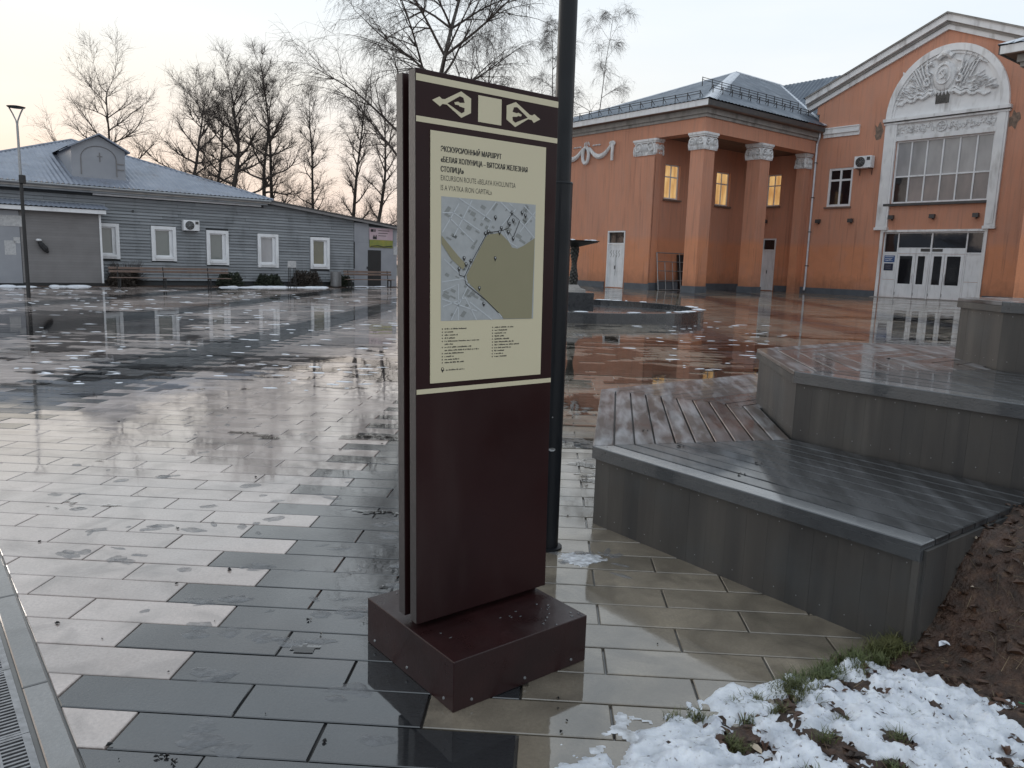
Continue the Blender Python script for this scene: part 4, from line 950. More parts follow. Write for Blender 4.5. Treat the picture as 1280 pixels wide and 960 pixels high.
mb = MB(FR); rr = random.Random(4)
for x in (7.0, 7.25, 7.55, 7.8): mb.path([(x, 2.7, -.045), (x+.08, 2.55, -.045), (x-.04, 2.4, -.045), (x+.06, 2.2, -.045)], .014, 4)
mb.path([(7.33, 2.4, -.045), (7.30, 1.6, -.045), (7.36, .9, -.045)], .012, 4); mb.build('graffiti', INKG, dd_)
double_door(EN_, 2.74, 3.93, 4.06, pal)
# garland
mb = MB(FR)
def swag(mb, s0, s1, z, sag, r):
    pts = [(s0+(s1-s0)*t/14, z-sag*(1-(2*t/14-1)**2), .10) for t in range(15)]; mb.path(pts, [r*(.5+.6*math.sin(pi*t/14)) for t in range(15)], 7)
for c in (10.8,):
    swag(mb, c+.35, c+2.7, 10.15, .72, .17); swag(mb, c-2.55, c-.35, 10.15, .72, .17)
    mb.path([(c+.32*math.cos(t*pi/10), 9.62+.58*math.sin(t*pi/10), .13) for t in range(21)], .13, 7)
    for k in range(9): mb.leaf(c+(k-4)*.28, 10.28, (k-4)*.35+pi/2 if abs(k-4) < 2 else (0 if k > 4 else pi), .38, .12, .08, .04)
    for sg in (-2.72, 2.85): mb.path([(c+sg, 10.3, .12), (c+sg*1.02, 9.8, .14), (c+sg*1.0, 9.05, .10)], [.16, .12, .10], 6); mb.path([(c+sg+.25*math.cos(t), 10.22+.14*math.sin(t), .14) for t in [k*pi/6 for k in range(12)]], .07, 5)
mb.build('garland', WHD, pal)

# main facade
MH = [(1.17, 3.0, 6.33, 9.05), (5.9, 11.98, 6.37, 10.5), (5.66, 12.06, .02, 4.45)]
mb = MB(MN); wallgrid(mb, 0, WY+WS, 0, 13.0, MH, -.5, 0); mb.build('wall', ORG, pal)
mb = MB(MN); A = [(-.2, 13.0), (WY+.2, 13.0), (WY+.2, 13.5), (8.53, 17.4), (-.2, 13.5)]
i0 = [mb.p(s, z, 0) for s, z in A]; i1 = [mb.p(s, z, -.5) for s, z in A]; mb.f.append(i0); mb.f.append(i1[::-1])
for k in range(5): mb.f.append([i0[k], i0[(k+1) % 5], i1[(k+1) % 5], i1[k]])
mb.build('gable_wall', ORG, pal)
def rake(name, zo, th, d, m):
    mb = MB(MN)
    for s0, s1, za, zb in ((-.95, 8.53, 13.43-.18, 17.15+.0), (WY+.95, 8.53, 13.43-.18, 17.15)):
        P = [(s0, za+zo), (s1, zb+zo), (s1, zb+zo+th), (s0, za+zo+th)]; a = [mb.p(s, z, d) for s, z in P]; b = [mb.p(s, z, -.3) for s, z in P]; mb.f.append(a); mb.f.append(b)
        for k in range(4): mb.f.append([a[k], a[(k+1) % 4], b[(k+1) % 4], b[k]])
    return mb.build(name, m, pal)
rake('raking_cornice', 0, .32, .16, WHT); rake('raking_cornice', .322, .16, .28, CORN); rake('raking_cornice', .484, .40, .48, WHT); rake('raking_cornice', .886, .10, .60, CORN)
for sg in (0, 1):
    mb = MB(MN); Q = [(-1.1, 14.16), (8.53, 18.1)] if not sg else [(8.53, 18.1), (WY+1.1, 14.16)]
    mb.quad((Q[0][0], Q[0][1], .62), (Q[1][0], Q[1][1], .62), (Q[1][0], Q[1][1], -9), (Q[0][0], Q[0][1], -9)); mb.build('roof', ROOFD, pal)
mb = MB(); ribbed(mb, [(13.45, 14.7, 12.6), (13.45, -24, 12.6), (18.2, -24, 16.85), (18.2, 14.7, 16.85)], (0, 1, 0), .36, .05); mb.build('roof', ROOFD, pal)
mb = MB(); mb.quad((18.2, 14.7, 16.84), (18.2, -24, 16.84), (25, -24, 11), (25, 14.7, 11)); mb.box(18, 24.5, -30, 13.9, 0, 11.2); mb.build('rear_block', ORG, pal)
mb = MB(MN); mb.box(.5, 3.2, 11.25, 11.5, 0, .08); mb.box(.5, 3.2, 11.5, 11.85, 0, .18); mb.box(.45, 3.22, 11.85, 11.92, 0, .24); mb.build('string_moulding', WHT, pal)
MB(MN).box(0, 5.4, 0, .42, 0, .06).build('plinth', PLINTH, pal); MB(MN).box(12.35, WY+WS, 0, .42, 0, .06).build('plinth', PLINTH, pal)
fo = window(MN, *MH[0], [2.08], [8.2], GLD, pal, .16, .10); MB(MN).box(1.05, 3.1, 6.2, 6.31, 0, .14).build('sill', SOFF, fo)
fo = window(MN, *MH[1], [5.9+6.08*k/6 for k in range(1, 6)], [8.15], lambda i, j: (GLC if j else (GLP if i not in (0,) else GLD)), pal, .11, .12, 'strip_window')
MB(MN).box(5.5, 12.0, 6.2, 6.36, 0, .22).build('sill', GUTT, fo)
# white surround, arch, tympanum
mb = MB(MN)
for s0, s1 in ((5.08, 5.88), (12.0, 12.62)):
    mb.box(s0, s1, 4.75, 11.72, 0, .16); mb.box(s0+.12, s1-.12, 4.9, 11.6, .16, .21); mb.box(s0-.06, s1+.06, 4.6, 4.78, 0, .26)
mb.box(5.88, 12.0, 10.5, 10.78, 0, .12); mb.build('surround', WHT, pal)
mb = MB(MN); mb.box(5.46, 5.655, 0, 4.6, 0, .10); mb.box(12.065, 12.25, 0, 4.6, 0, .10); mb.box(5.655, 12.065, 4.455, 4.6, 0, .10); mb.build('entrance_surround', WHT, pal)
mb = MB(MN); mb.box(5.88, 12.0, 10.78, 11.62, 0, .05); mb.build('frieze_ground', WHD, pal)
mb = MB(MN); mb.box(5.0, 12.7, 11.62, 11.74, 0, .22); mb.box(4.95, 12.75, 11.80, 12.0, 0, .34); mb.build('impost_moulding', WHT, pal)
mb = MB(MN); mb.box(5.0, 12.7, 11.74, 11.80, 0, .28); mb.build('impost_groove', GUTT, pal)
AC, AZ, RX, RZ = 8.84, 12.0, 3.76, 4.2
N = 40; mb = MB(MN); T = [(AC-RX*math.cos(pi*k/N), AZ+RZ*math.sin(pi*k/N)) for k in range(N+1)]
a = [mb.p(s, z, .06) for s, z in T]; mb.f.append(a); mb.build('tympanum', WHT, pal)
for r0, r1, d in ((.90, 1.0, .24), (.86, .898, .15)):
    mb = MB(MN); pr_ = None
    for k in range(N+1):
        c, s_ = -math.cos(pi*k/N), math.sin(pi*k/N); q = [mb.p(AC+RX*r*c, AZ+RZ*r*s_, dd) for r, dd in ((r0, .05), (r0, d), (r1, d), (r1, 0))]
        if pr_:
            for j in range(3): mb.f.append([pr_[j], pr_[j+1], q[j+1], q[j]])
        pr_ = q
    mb.build('archivolt', WHT, pal)
rr = random.Random(9); mb = MB(MN); cx, cz = 8.55, 14.3
# cartouche with oval boss
mb.blob((cx, cz, .10), (.70, .92, .18), 18, 8)
mb.path([(cx+.44*math.cos(t*pi/12), cz+.1+.60*math.sin(t*pi/12), .27) for t in range(25)], .06, 6)
mb.path([(cx-.16, cz-.18, .30), (cx+.02, cz-.1, .32), (cx+.16, cz+.1, .32), (cx+.1, cz+.34, .32), (cx-.02, cz+.42, .30)], .045, 5); mb.path([(cx+.17, cz-.2, .3), (cx-.14, cz+.26, .32)], .04, 5); mb.path([(cx-.24, cz+.18, .3), (cx-.04, cz+.34, .32)], .06, 5)
mb.path([(cx-.45+.9*t/8, cz+1.12+.22*math.sin(pi*t/8), .2) for t in range(9)], .17, 6); mb.blob((cx+.02, cz+1.36, .2), (.36, .22, .2), 8, 5)
for sg in (-1, 1):
    mb.path([(cx+sg*.95, cz-.05, .2)]+[(cx+sg*(.98+.20*math.cos(t)), cz-.28+.22*math.sin(t), .22) for t in (1.2, .2, -1, -2, -3)], .085, 5)
    mb.path([(cx+sg*.75, cz+.9, .2), (cx+sg*1.1, cz+.75, .22), (cx+sg*1.05, cz+.3, .2), (cx+sg*.85, cz+.1, .2)], .10, 5)
    for k in range(62):       # banners, sheaves and oak sprays spreading outwards
        t = rr.random(); r_ = .75+2.35*t; up = (1-t)**.7*1.75; x = cx+sg*r_; z = cz-1.05+rr.uniform(0, 1)*up-.15*t
        a = math.atan2(1.1*(1-t)+rr.uniform(-.3, .4), 1.0); a = a if sg > 0 else pi-a
        mb.leaf(x-math.cos(a)*.22, z, a, rr.uniform(.35, .62), rr.uniform(.14, .26), rr.uniform(.10, .24), .05)
    for k in range(5): mb.path([(cx+sg*(.7+.16*k), cz-.7, .1), (cx+sg*(1.05+.25*k), cz+.3+.1*k, .2), (cx+sg*(1.15+.34*k), cz+1.15-.19*k, .16)], [.05, .06, .035], 5); mb.leaf(cx+sg*(1.15+.34*k), cz+1.05-.19*k, pi/2-sg*.35, .42, .2, .18, .06)
    pts = [(cx+sg*(.6+2.3*t/12), cz-1.05-.42*t/12+.10*math.sin(t*1.7), .14) for t in range(13)]; mb.path(pts, [.16-.009*t for t in range(13)], 6)
    mb.path([(p[0], p[1]+.24, p[2]) for p in pts[:9]], .08, 5)
for k in range(7): mb.leaf(cx+(k-3)*.17, cz-.85, -pi/2+(k-3)*.2, .36, .2, .16, .06)
mb.build('coat_of_arms_relief', WHD, pal, smooth=False)
MB(MN).box(8.18, 9.02, 12.62, 13.32, .062, .10).build('vent_opening', GLD, pal)
mb = MB(MN); zc = 11.2
mb.path([(8.75+.30*math.cos(t*pi/10), zc+.30*math.sin(t*pi/10), .09) for t in range(21)], .05, 5)
for k in range(5): mb.leaf(8.75, zc, pi/2+k*2*pi/5, .25, .14, .12, .06)
for sg in (-1, 1):
    for q in range(7):
        x = 8.75+sg*(.62+.42*q)
        if not 5.95 < x < 11.93: continue
        mb.path([(x-sg*.2+.4*t/8*sg, zc+.22*math.sin(t/8*2*pi)*(1 if q % 2 else -1), .07) for t in range(9)], .045, 5)
        for k in range(6): a = rr.uniform(0, 2*pi); mb.leaf(x+rr.uniform(-.12, .12), zc+rr.uniform(-.18, .18), a, .22, .12, .09, .05)
mb.build('frieze_relief', WHD, pal)
for x, z in ((4.55, 11.3), (12.95, 11.1)):
    mb = MB(MN); n = 13; c = mb.p(x, z, .012); rg = [mb.p(x+rr.uniform(.15, .42)*math.cos(2*pi*k/n), z+rr.uniform(.3, .75)*math.sin(2*pi*k/n), .006) for k in range(n)]
    for k in range(n): mb.f.append([c, rg[k], rg[(k+1) % n]])
    mb.build('exposed_patch', BRICKX, pal)
for s_, z in ((.75, 5.3), (3.25, 5.3), (6.15, 5.45), (8.85, 5.45), (11.5, 5.45)):
    fl = MB(MN).box(s_-.17, s_+.17, z-.13, z+.13, .12, .34).build('floodlight', GUTT, pal); MB(MN).box(s_-.03, s_+.03, z-.2, z, 0, .12).build('bracket', BLK, fl)
fl = MB(EN_).box(3.6, 3.85, 5.25, 5.5, .1, .3).build('floodlight', GUTT, pal)
# entrance
eb = MB(MN); d0, d1 = -.25, -.12
for a, b in ((5.66, 5.76), (6.62, 6.70), (8.82, 8.92), (11.0, 11.08), (11.96, 12.06)): eb.box(a, b, .02, 4.45, d0, d1)
for a, b in ((5.76, 6.62), (6.70, 8.82), (8.92, 11.0), (11.08, 11.96)):
    eb.box(a, b, 3.02, 3.12, d0+.01, d1-.004); eb.box(a, b, 4.36, 4.45, d0+.01, d1-.004)
ent = eb.build('entrance_frame', WFR, pal)
for a, b in ((5.76, 6.62), (6.70, 8.82), (8.92, 11.0), (11.08, 11.96)): MB(MN).box(a, b, 3.12, 4.36, -.22, -.20).build('pane', GLD, ent)
for a, b in ((5.76, 6.62), (11.08, 11.96)): 
    MB(MN).box(a, b, 1.25, 3.02, -.2, -.16).build('panel', WFR, ent); MB(MN).box(a, b, .03, 1.23, -.2, -.155).build('panel', WFR, ent)
MB(MN).box(6.70, 8.82, 3.122, 3.42, -.197, -.17).build('panel', WFR, ent); MB(MN).box(8.92, 11.0, 3.122, 3.40, -.197, -.17).build('panel', WFR, ent)
MB(MN).box(8.2, 8.8, 3.16, 3.36, -.168, -.15).build('vent_grille', GUTT, ent); MB(MN).box(8.95, 9.6, 3.16, 3.34, -.168, -.15).build('vent_grille', GUTT, ent)
for a, b, g0, g1 in ((6.72, 7.92, 6.86, 7.72), (7.95, 8.80, 8.08, 8.55), (8.94, 9.78, 9.10, 9.62), (9.81, 10.98, 9.94, 10.78)):
    mb = MB(MN); wallgrid(mb, a, b, .05, 3.0, [(g0, g1, .98, 2.86)], -.2, -.13); dl = mb.build('entrance_door', WFR, pal); dl['label'] = 'white glazed entrance door leaf'
    MB(MN).box(g0, g1, .98, 2.86, -.185, -.17).build('pane', GLD, dl)
    for hx in ((b-.10,) if a < 8 and a < 7 else (a+.10,) if a > 9.5 else ()): mb = MB(MN); mb.path([(hx, 1.15, -.13), (hx, 1.15, -.03), (hx, 1.65, -.03), (hx, 1.65, -.13)], .035, 6); mb.build('handle', WFR, dl)
    MB(MN).box(a+.02, a+.05, .2, .4, -.13, -.10).build('hinge', STEEL, dl)
MB(MN).box(5.55, 12.2, 0, .035, 0, .9).build('doorstep', CORN, pal)
li = MB(lambda x, y, z: (x, y, z)).lathe([(.0, 4.28), (.24, 4.30), (.22, 4.40), (0, 4.42)], 13.9, -10.55, 14).build('ceiling_lamp', LAMPON, pal)
sg = MB(MN).box(5.80, 6.52, 2.42, 2.88, -.158, -.14).build('entrance_plaque', BLUE, pal); sg['label'] = 'blue plaque with white lines beside the doors'
mb = MB(MN)
for k in range(3): mb.box(5.86, 6.46-.1*k, 2.78-.12*k, 2.81-.12*k, -.14, -.137)
mb.path([(5.98, 2.5, -.137), (6.2, 2.6, -.137), (6.4, 2.52, -.137)], .012, 4); mb.build('plaque_print', WFR, sg)
sg = MB(MN).box(5.83, 6.46, 1.85, 2.34, -.158, -.14).build('entrance_plaque', NAVY, pal); mb = MB(MN)
for k in range(3): mb.box(5.93, 6.3, 2.2-.1*k, 2.215-.1*k, -.14, -.137)
mb.build('plaque_print', STEEL, sg)
MB().box(13.3, 17.5, -12.3, -5.4, 0.0, .01).build('lobby_floor', SOFF, pal)
# downpipe at the inner corner
mb = MB(); mb.path([(12.75, -.30, 11.7), (12.75, -.30, 11.3), (12.86, -.10, 10.9), (12.86, -.10, .5), (12.7, -.15, .2)], .075, 8)
dp = mb.build('downpipe', FLASH, pal)
for z in (2, 4.5, 7, 9.5): MB().box(12.78, 12.99, -.2, 0, z, z+.06).build('clamp', GUTT, dp)
# cable and small wall boxes
mb = MB(BK); mb.path([(13.0-.2, 4.9, .1), (12.6, 5.2, .2), (12.3, 4.9, .15)], .03, 5); mb.build('cable', BLK, pal)

def ac_unit(parent_loc, rz, label, k=1.0):
    a = empty('air_conditioner', parent_loc, rz, label, 'air conditioner')
    MB().box(-.42*k, .42*k, -.34*k, 0, 0, .56*k).build('casing', WFR, a, bevel=.02)
    MB(lambda x, y, z: (x, -.342*k-z, y)).prism([(-.1*k+.23*k*math.cos(t*pi/12), .28*k+.23*k*math.sin(t*pi/12)) for t in range(24)], 0, .008).build('fan_recess', BLK, a)
    mb = MB(); cy = -.365*k
    for r_ in (.23, .17, .11, .05): mb.path([(-.1*k+r_*k*math.cos(t*pi/10), cy, .28*k+r_*k*math.sin(t*pi/10)) for t in range(21)], .007*k, 4)
    for t in range(8): mb.tube((-.1*k, cy, .28*k), (-.1*k+.23*k*math.cos(t*pi/4), cy, .28*k+.23*k*math.sin(t*pi/4)), .006*k, .006*k, 4)
    mb.build('grille', STEEL, a); mb = MB()
    for q in (-.3, .3): mb.box(q*k-.02, q*k+.02, -.36*k, .12, -.04, 0); mb.box(q*k-.02, q*k+.02, .09, .12, -.3*k, 0)
    mb.build('bracket', BLK, a); MB().box(.2*k, .36*k, -.35*k, -.342*k, .35*k, .5*k).build('grille', GUTT, a)
    return a
B3 = Matrix.Translation(BL) @ Matrix.Rotation(HA, 4, 'Z')
p = B3 @ Vector((12.85, -3.95, 8.85)); ac_unit(tuple(p), HA-pi/2, 'white air conditioner on the salmon wall beside the white arch surround', 1.45)

# metal lattice leaning in the porch
lt = empty('metal_lattice', tuple(B3 @ Vector((2.1, 3.55, 0))), HA, 'rusty grey welded lattice frame leaning in the porch behind the corner column', 'lattice')
def LT(x, y, z): return (x, y+z*.12, z)
mb = MB(LT)
for x in (-1.6, 1.6): mb.tube((x, 0, .02), (x, 0, 2.6), .035, .035, 5)
for z in (.04, 2.58): mb.tube((-1.6, 0, z), (1.6, 0, z), .035, .035, 5)
mb.build('frame', STEEL, lt)
for x in (-.8, 0, .8): MB(LT).tube((x, 0, .04), (x, 0, 2.0 if x < .5 else 2.58), .028, .028, 5).build('bar', STEEL, lt)
for z in (.68, 1.34, 1.98): MB(LT).tube((-1.6, -.03, z), (1.6, -.03, z), .028, .028, 5).build('bar', STEEL, lt)
MB(LT).box(.75, 1.5, .1, .2, .05, 2.5).build('board', BLK, lt)
MB(LT).box(-1.5, .6, .1, .2, .05, .62).build('board', PLINTH, lt)

# ------------------------------------------------------------------ grey boarded house on the left (local x away-right, y away-left)
GH = math.radians(40); HP = (-18.25, 34.1, 0)
hou = empty('boarded_house', HP, GH, 'long grey blue boarded single-storey house with white window frames and pale corrugated hip roof', 'house')
D_ = .9
MB().box(-15.9, 15.5, 1.3, 12, 0, 3.3).build('sun_block_core', SIDB, hou); MB().box(-15.9, 7.6, 1.25, 12, 3.3, 4.0).build('sun_block_upper', SIDB, hou)  # unseen dark boxes added inside so low sun cannot shine through the house
def HW(s, z, d): return (s, D_-d, z)
def top(s): return 4.05 if s < 7.75 else 4.30-(s-7.75)*.119
wins = [(.05, 1.0, 1.2, 2.78, GLG), (2.36, 3.46, 1.16, 2.77, GLG), (4.87, 5.94, 1.03, 2.70, GLG), (7.41, 8.50, .96, 2.65, GLC), (10.27, 11.37, .93, 2.61, GLY)]
mb = MB(HW); wallgrid(mb, -16, 15.6, 0, 3.4, [w_[:4] for w_ in wins], -.3, -.03); mb.box(-16, 7.9, 3.4, 4.05, -.3, -.03)
A = [(7.9, 3.4), (15.6, 3.4), (15.6, 3.35), (7.9, 4.26)]; a = [mb.p(s, z, -.03) for s, z in A]; b = [mb.p(s, z, -.3) for s, z in A]; mb.f.append(a); mb.f.append(b); mb.build('wall', SIDB, hou)
mb = MB(HW); z = .25; rr = random.Random(2)
while z < 4.3:
    xs = [-16]; s_end = 12.85
    if z > 3.3: s_end = min(s_end, 7.75+(4.30-z-.12)/.119) if z+.12 < 4.3 else 7.6
    if z+.14 > 4.06: s_start = 7.75
    else: s_start = -16
    segs = [(s_start, s_end)]
    for w_ in wins:
        if z+.14 > w_[2] and z < w_[3]:
            segs = [q for (a, b) in segs for q in (((a, w_[0]), (w_[1], b)) if a < w_[0] and b > w_[1] else ((a, b),))]
    for a, b in segs:
        x = a
        while x < b-.05:
            e_ = min(b, x+rr.uniform(3, 6)); lo = .055+rr.uniform(-.01, .014)
            P = [(x+.004, z, lo), (e_-.004, z, lo), (e_-.004, z+.138, .0), (x+.004, z+.138, .0)]
            mb.quad(*P); mb.quad((x+.004, z, -.03), (e_-.004, z, -.03), (e_-.004, z, lo), (x+.004, z, lo)); x = e_
    z += .142
mb.build('siding_boards', SID, hou, kind='stuff')
mb = MB(HW); mb.box(12.87, 15.6, .0, 2.45, 0, .04); mb.box(12.87, 13.76, 2.455, 3.5, 0, .045); mb.box(13.76, 15.35, 3.28, 3.32, 0, .05); mb.box(15.35, 15.6, 2.455, 3.3, 0, .045); mb.box(13.76, 15.35, 2.455, 3.27, 0, .03)
mb.build('sheet_cladding', SHEDP, hou)
MB(HW).box(12.84, 12.89, 1.0, 2.45, .035, .07).build('cover_strip', BLK, hou)
for i, w_ in enumerate(wins):
    s0, s1, z0, z1, gl = w_; mb = MB(HW)
    mb.box(s0, s0+.15, z0, z1, -.03, .10); mb.box(s1-.15, s1, z0, z1, -.03, .10); mb.box(s0+.15, s1-.15, z1-.15, z1, -.03, .095); mb.box(s0+.15, s1-.15, z0+.10, z0+.20, -.03, .13); mb.box(s0+.15, s1-.15, z0+.01, z0+.10, -.03, .08)
    fo = mb.build('window', WFR, hou)
    mb = MB(HW); a, b, c, d = s0+.15, s1-.15, z0+.20, z1-.15
    mb.box(a, a+.06, c, d, -.08, .0); mb.box(b-.14, b, c, d, -.08, .0); mb.box(a+.06, b-.14, c, c+.07, -.08, -.003); mb.box(a+.06, b-.14, d-.06, d, -.08, -.003); mb.build('sash', WFR, fo)
    MB(HW).box(a+.06, b-.14, c+.07, d-.06, -.07, -.055).build('pane', gl, fo)
dr_ = MB(HW).box(13.72, 14.55, 0.05, 2.04, .041, .06).build('door', BLK, hou); MB(HW).box(13.64, 13.71, 1.0, 1.12, .06, .1).build('handle', BLK, dr_)
mb = MB(HW)   # eaves: boxed soffit, gutter
mb.box(-16.3, 7.85, 4.06, 4.30, -.2, .38); mb.box(-16.3, 8.0, 4.30, 4.365, -.2, .36); mb.build('eave_soffit', SID, hou)
MB(HW).box(-16.3, 7.95, 4.14, 4.28, .38, .44).build('eave_board', CORN, hou)
mb = MB(HW); mb.path([(-16.3, 4.30, .48), (7.98, 4.26, .48)], .06, 8); mb.build('gutter', STEEL, hou)
MB(HW).box(0.0, 7.6, 3.98, 4.055, .02, .14).build('eave_trim', WFR, hou)
mb = MB(HW); A = [(7.75, 4.31), (15.75, 3.37), (15.75, 3.43), (7.75, 4.38)]; a = [mb.p(s, z, .32) for s, z in A]; b = [mb.p(s, z, -6) for s, z in A]; mb.f.append(a); mb.f.append(b)
for k in range(4): mb.f.append([a[k], a[(k+1) % 4], b[(k+1) % 4], b[k]])
mb.build('lean_to_roof', GUTT, hou)
mb = MB(HW); A = [(7.75, 4.17), (15.65, 3.26), (15.65, 3.36), (7.75, 4.30)]; a = [mb.p(s, z, .30) for s, z in A]; b = [mb.p(s, z, .26) for s, z in A]; mb.f.append(a); mb.f.append(b)
for k in range(4): mb.f.append([a[k], a[(k+1) % 4], b[(k+1) % 4], b[k]])
mb.build('barge_board', SHED, hou)
ap = (.6, 7.9, 7.08); mb = MB(); ye = D_-.5; C1, C2 = (-6.9, ye, 4.33), (8.1, ye, 4.33)
ribbed(mb, [C1, C2, ap], (1, 0, 0), .20, .035)
ribbed(mb, [C2, (8.1, 15.4, 4.33), ap], (0, 1, 0), .20, .035); ribbed(mb, [C1, (-6.9, 15.4, 4.33), ap], (0, 1, 0), .20, .035)
ribbed(mb, [(-16.3, ye, 4.325), (-6.9, ye, 4.325), (-6.9, 7.9, 5.6), (-16.3, 7.9, 5.6)], (1, 0, 0), .20, .035)
mb.build('roof', ROOFL, hou)
mb = MB(); mb.path([C1, ap], .07, 6); mb.path([ap, C2], .07, 6); mb.build('ridge_cap', ROOFL, hou)
# dormer
dm = MB(); y0 = 1.55
A = [(-.62, 4.72), (1.56, 4.62), (1.56, 6.05), (.5, 6.62), (-.62, 6.08)]
a = [dm.p(s, y0, z) for s, z in A]; b = [dm.p(s, y0+3.6, z) for s, z in A]; dm.f.append(a)
for k in range(5): dm.f.append([a[k], a[(k+1) % 5], b[(k+1) % 5], b[k]])
dm = dm.build('dormer', SHEDP, hou)
mb = MB()
for q0, q1 in (((-.78, 5.98), (.5, 6.66)), ((.5, 6.66), (1.74, 5.97))):
    mb.quad((q0[0], y0-.22, q0[1]), (q1[0], y0-.22, q1[1]), (q1[0], y0+4, q1[1]), (q0[0], y0+4, q0[1])); mb.quad((q0[0], y0-.22, q0[1]+.07), (q1[0], y0-.22, q1[1]+.07), (q1[0], y0+4, q1[1]+.07), (q0[0], y0+4, q0[1]+.07)); mb.quad((q0[0], y0-.22, q0[1]), (q1[0], y0-.22, q1[1]), (q1[0], y0-.22, q1[1]+.07), (q0[0], y0-.22, q0[1]+.07))
mb.build('dormer_roof', ROOFL, dm)
mb = MB(); mb.path([(.47-.72*math.cos(pi*t/14), y0-.02, 5.62+.55*math.sin(pi*t/14)) for t in range(15)], .014, 5)
for x in (-.25, 1.19): mb.box(x-.02, x+.02, y0-.03, y0, 4.9, 5.62)
mb.box(1.2, 1.5, y0-.03, y0, 5.2, 5.24); mb.box(1.2, 1.5, y0-.03, y0, 5.45, 5.49); mb.box(.5, .53, y0-.03, y0, 5.5, 5.9); mb.box(.42, .62, y0-.03, y0, 5.72, 5.75); mb.build('dormer_trim', SHED, dm)
MB().box(-.7, 1.62, y0-.35, y0+.1, 4.55, 4.74).build('dormer_apron', ROOFL, dm)
MB(HW).tube((1.62, 3.38, .03), (1.62, 3.38, .06), .06, .06, 8).build('pipe_hole', BLK, hou)
HM = Matrix.Translation(HP) @ Matrix.Rotation(GH, 4, 'Z')
def hp(x, y, z): return tuple(HM @ Vector((x, y, z)))
ac_unit(hp(4.11, D_-.06, 2.62), GH, 'white air conditioner on the grey boarded wall between two white windows', .88)
bn = empty('shop_banner', hp(14.55, D_-.05, 0), GH, 'pink and yellow banner over the dark door of the grey house', 'banner')
MB().box(-.76, .74, -.04, 0, 2.62, 3.27).build('upper_panel', PINKS, bn); MB().box(-.74, .74, -.045, 0, 2.20, 2.615).build('lower_panel', YELS, bn)
mb = MB(); mb.box(-.68, -.5, -.05, -.04, 3.05, 3.2); mb.box(-.45, -.38, -.05, -.04, 3.05, 3.2); mb.box(-.54, -.3, -.05, -.04, 2.66, 2.8); mb.box(-.5, -.45, -.05, -.04, 2.8, 2.88); mb.box(-.36, -.31, -.05, -.04, 2.8, 2.88)
for k in range(3): mb.box(-.2, .5-.1*k, -.05, -.042, 3.12-.14*k, 3.15-.14*k)
mb.build('banner_print', BLK, bn)
mb = MB(); mb.path([(-.7, -.05, 2.25), (-.2, -.05, 2.30), (.1, -.05, 2.24), (.7, -.05, 2.3)], .03, 4); mb.build('banner_print', BLK, bn)
nt_ = MB().box(-.14, .14, -.02, 0, -.25, .25).build('wall_notice', PAPER); nt_.location = hp(15.5, D_-.05, 2.05); nt_.rotation_euler = (0, 0, GH); tag(nt_, 'small white notice at the far right end of the grey house, right of its door', 'notice')

# shed in front of the house at far left
sh = empty('grey_shed', HP, GH, 'plain grey lean-to shed with corrugated roof and notices at the left edge of the photo', 'shed')
mb = MB(); z = .15
MB().box(-12, .02, 0.05, .85, 0, 3.08).build('wall', SIDB, sh)
while z < 3.05:
    mb.quad((-2.93, -.012, z), (.02, -.012, z), (.02, .0, z+.108), (-2.93, .0, z+.108)); mb.quad((-2.93, .05, z), (.02, .05, z), (.02, -.012, z), (-2.93, -.012, z)); z += .11
mb.build('cladding_boards', SHED, sh, kind='stuff')
MB().box(-12, -2.95, -.02, .05, .12, 3.08).build('door_panel', SHEDP, sh)
MB().box(-6, -2.86, -.035, -.021, 2.44, 2.88).build('paper_strip', PAPER, sh)
MB().box(0.02, .10, -.04, .04, 0, 3.25).build('white_downpipe', WFR, sh)
MB().box(-12, .25, -.36, -.32, 3.12, 3.28).build('fascia', WFR, sh)
MB().box(-12, .2, -.32, .85, 3.10, 3.14).build('soffit', SHED, sh)
mb = MB(); ribbed(mb, [(-12, -.42, 3.30), (.42, -.42, 3.30), (.42, .86, 3.56), (-12, .86, 3.56)], (1, 0, 0), .18, .04); mb.build('roof', ROOFL, sh)
MB().box(-2.75, .3, -.06, .02, 0, .14).build('plinth', BLK, sh)
for x0, x1, z0, z1, lb in ((-3.52, -3.13, 1.28, 1.86, 'larger pale paper notice on the grey shed panel'), (-3.19, -2.96, 1.76, 2.0, 'smaller white paper notice above right on the grey shed panel')):
    o = MB().box((x0-x1)/2, (x1-x0)/2, -.006, 0, (z0-z1)/2, (z1-z0)/2).build('paper_notice', PAPER); o.location = hp((x0+x1)/2, -.022, (z0+z1)/2); o.rotation_euler = (0, 0, GH); tag(o, lb, 'notice')
wl = empty('wall_lamp', hp(-2.3, -.02, 1.9), GH, 'black drooping rag hung on a white wall bracket of the shed', 'wall lamp')
MB().blob((0, -.08, .02), (.12, .12, .06), 8, 5).build('cap', WFR, wl); mb = MB(); mb.path([(0, -.08, -.02), (.08, -.1, -.16), (.22, -.1, -.34), (.30, -.08, -.50)], [.06, .11, .12, .05], 7); mb.build('rag', CLOTH, wl)

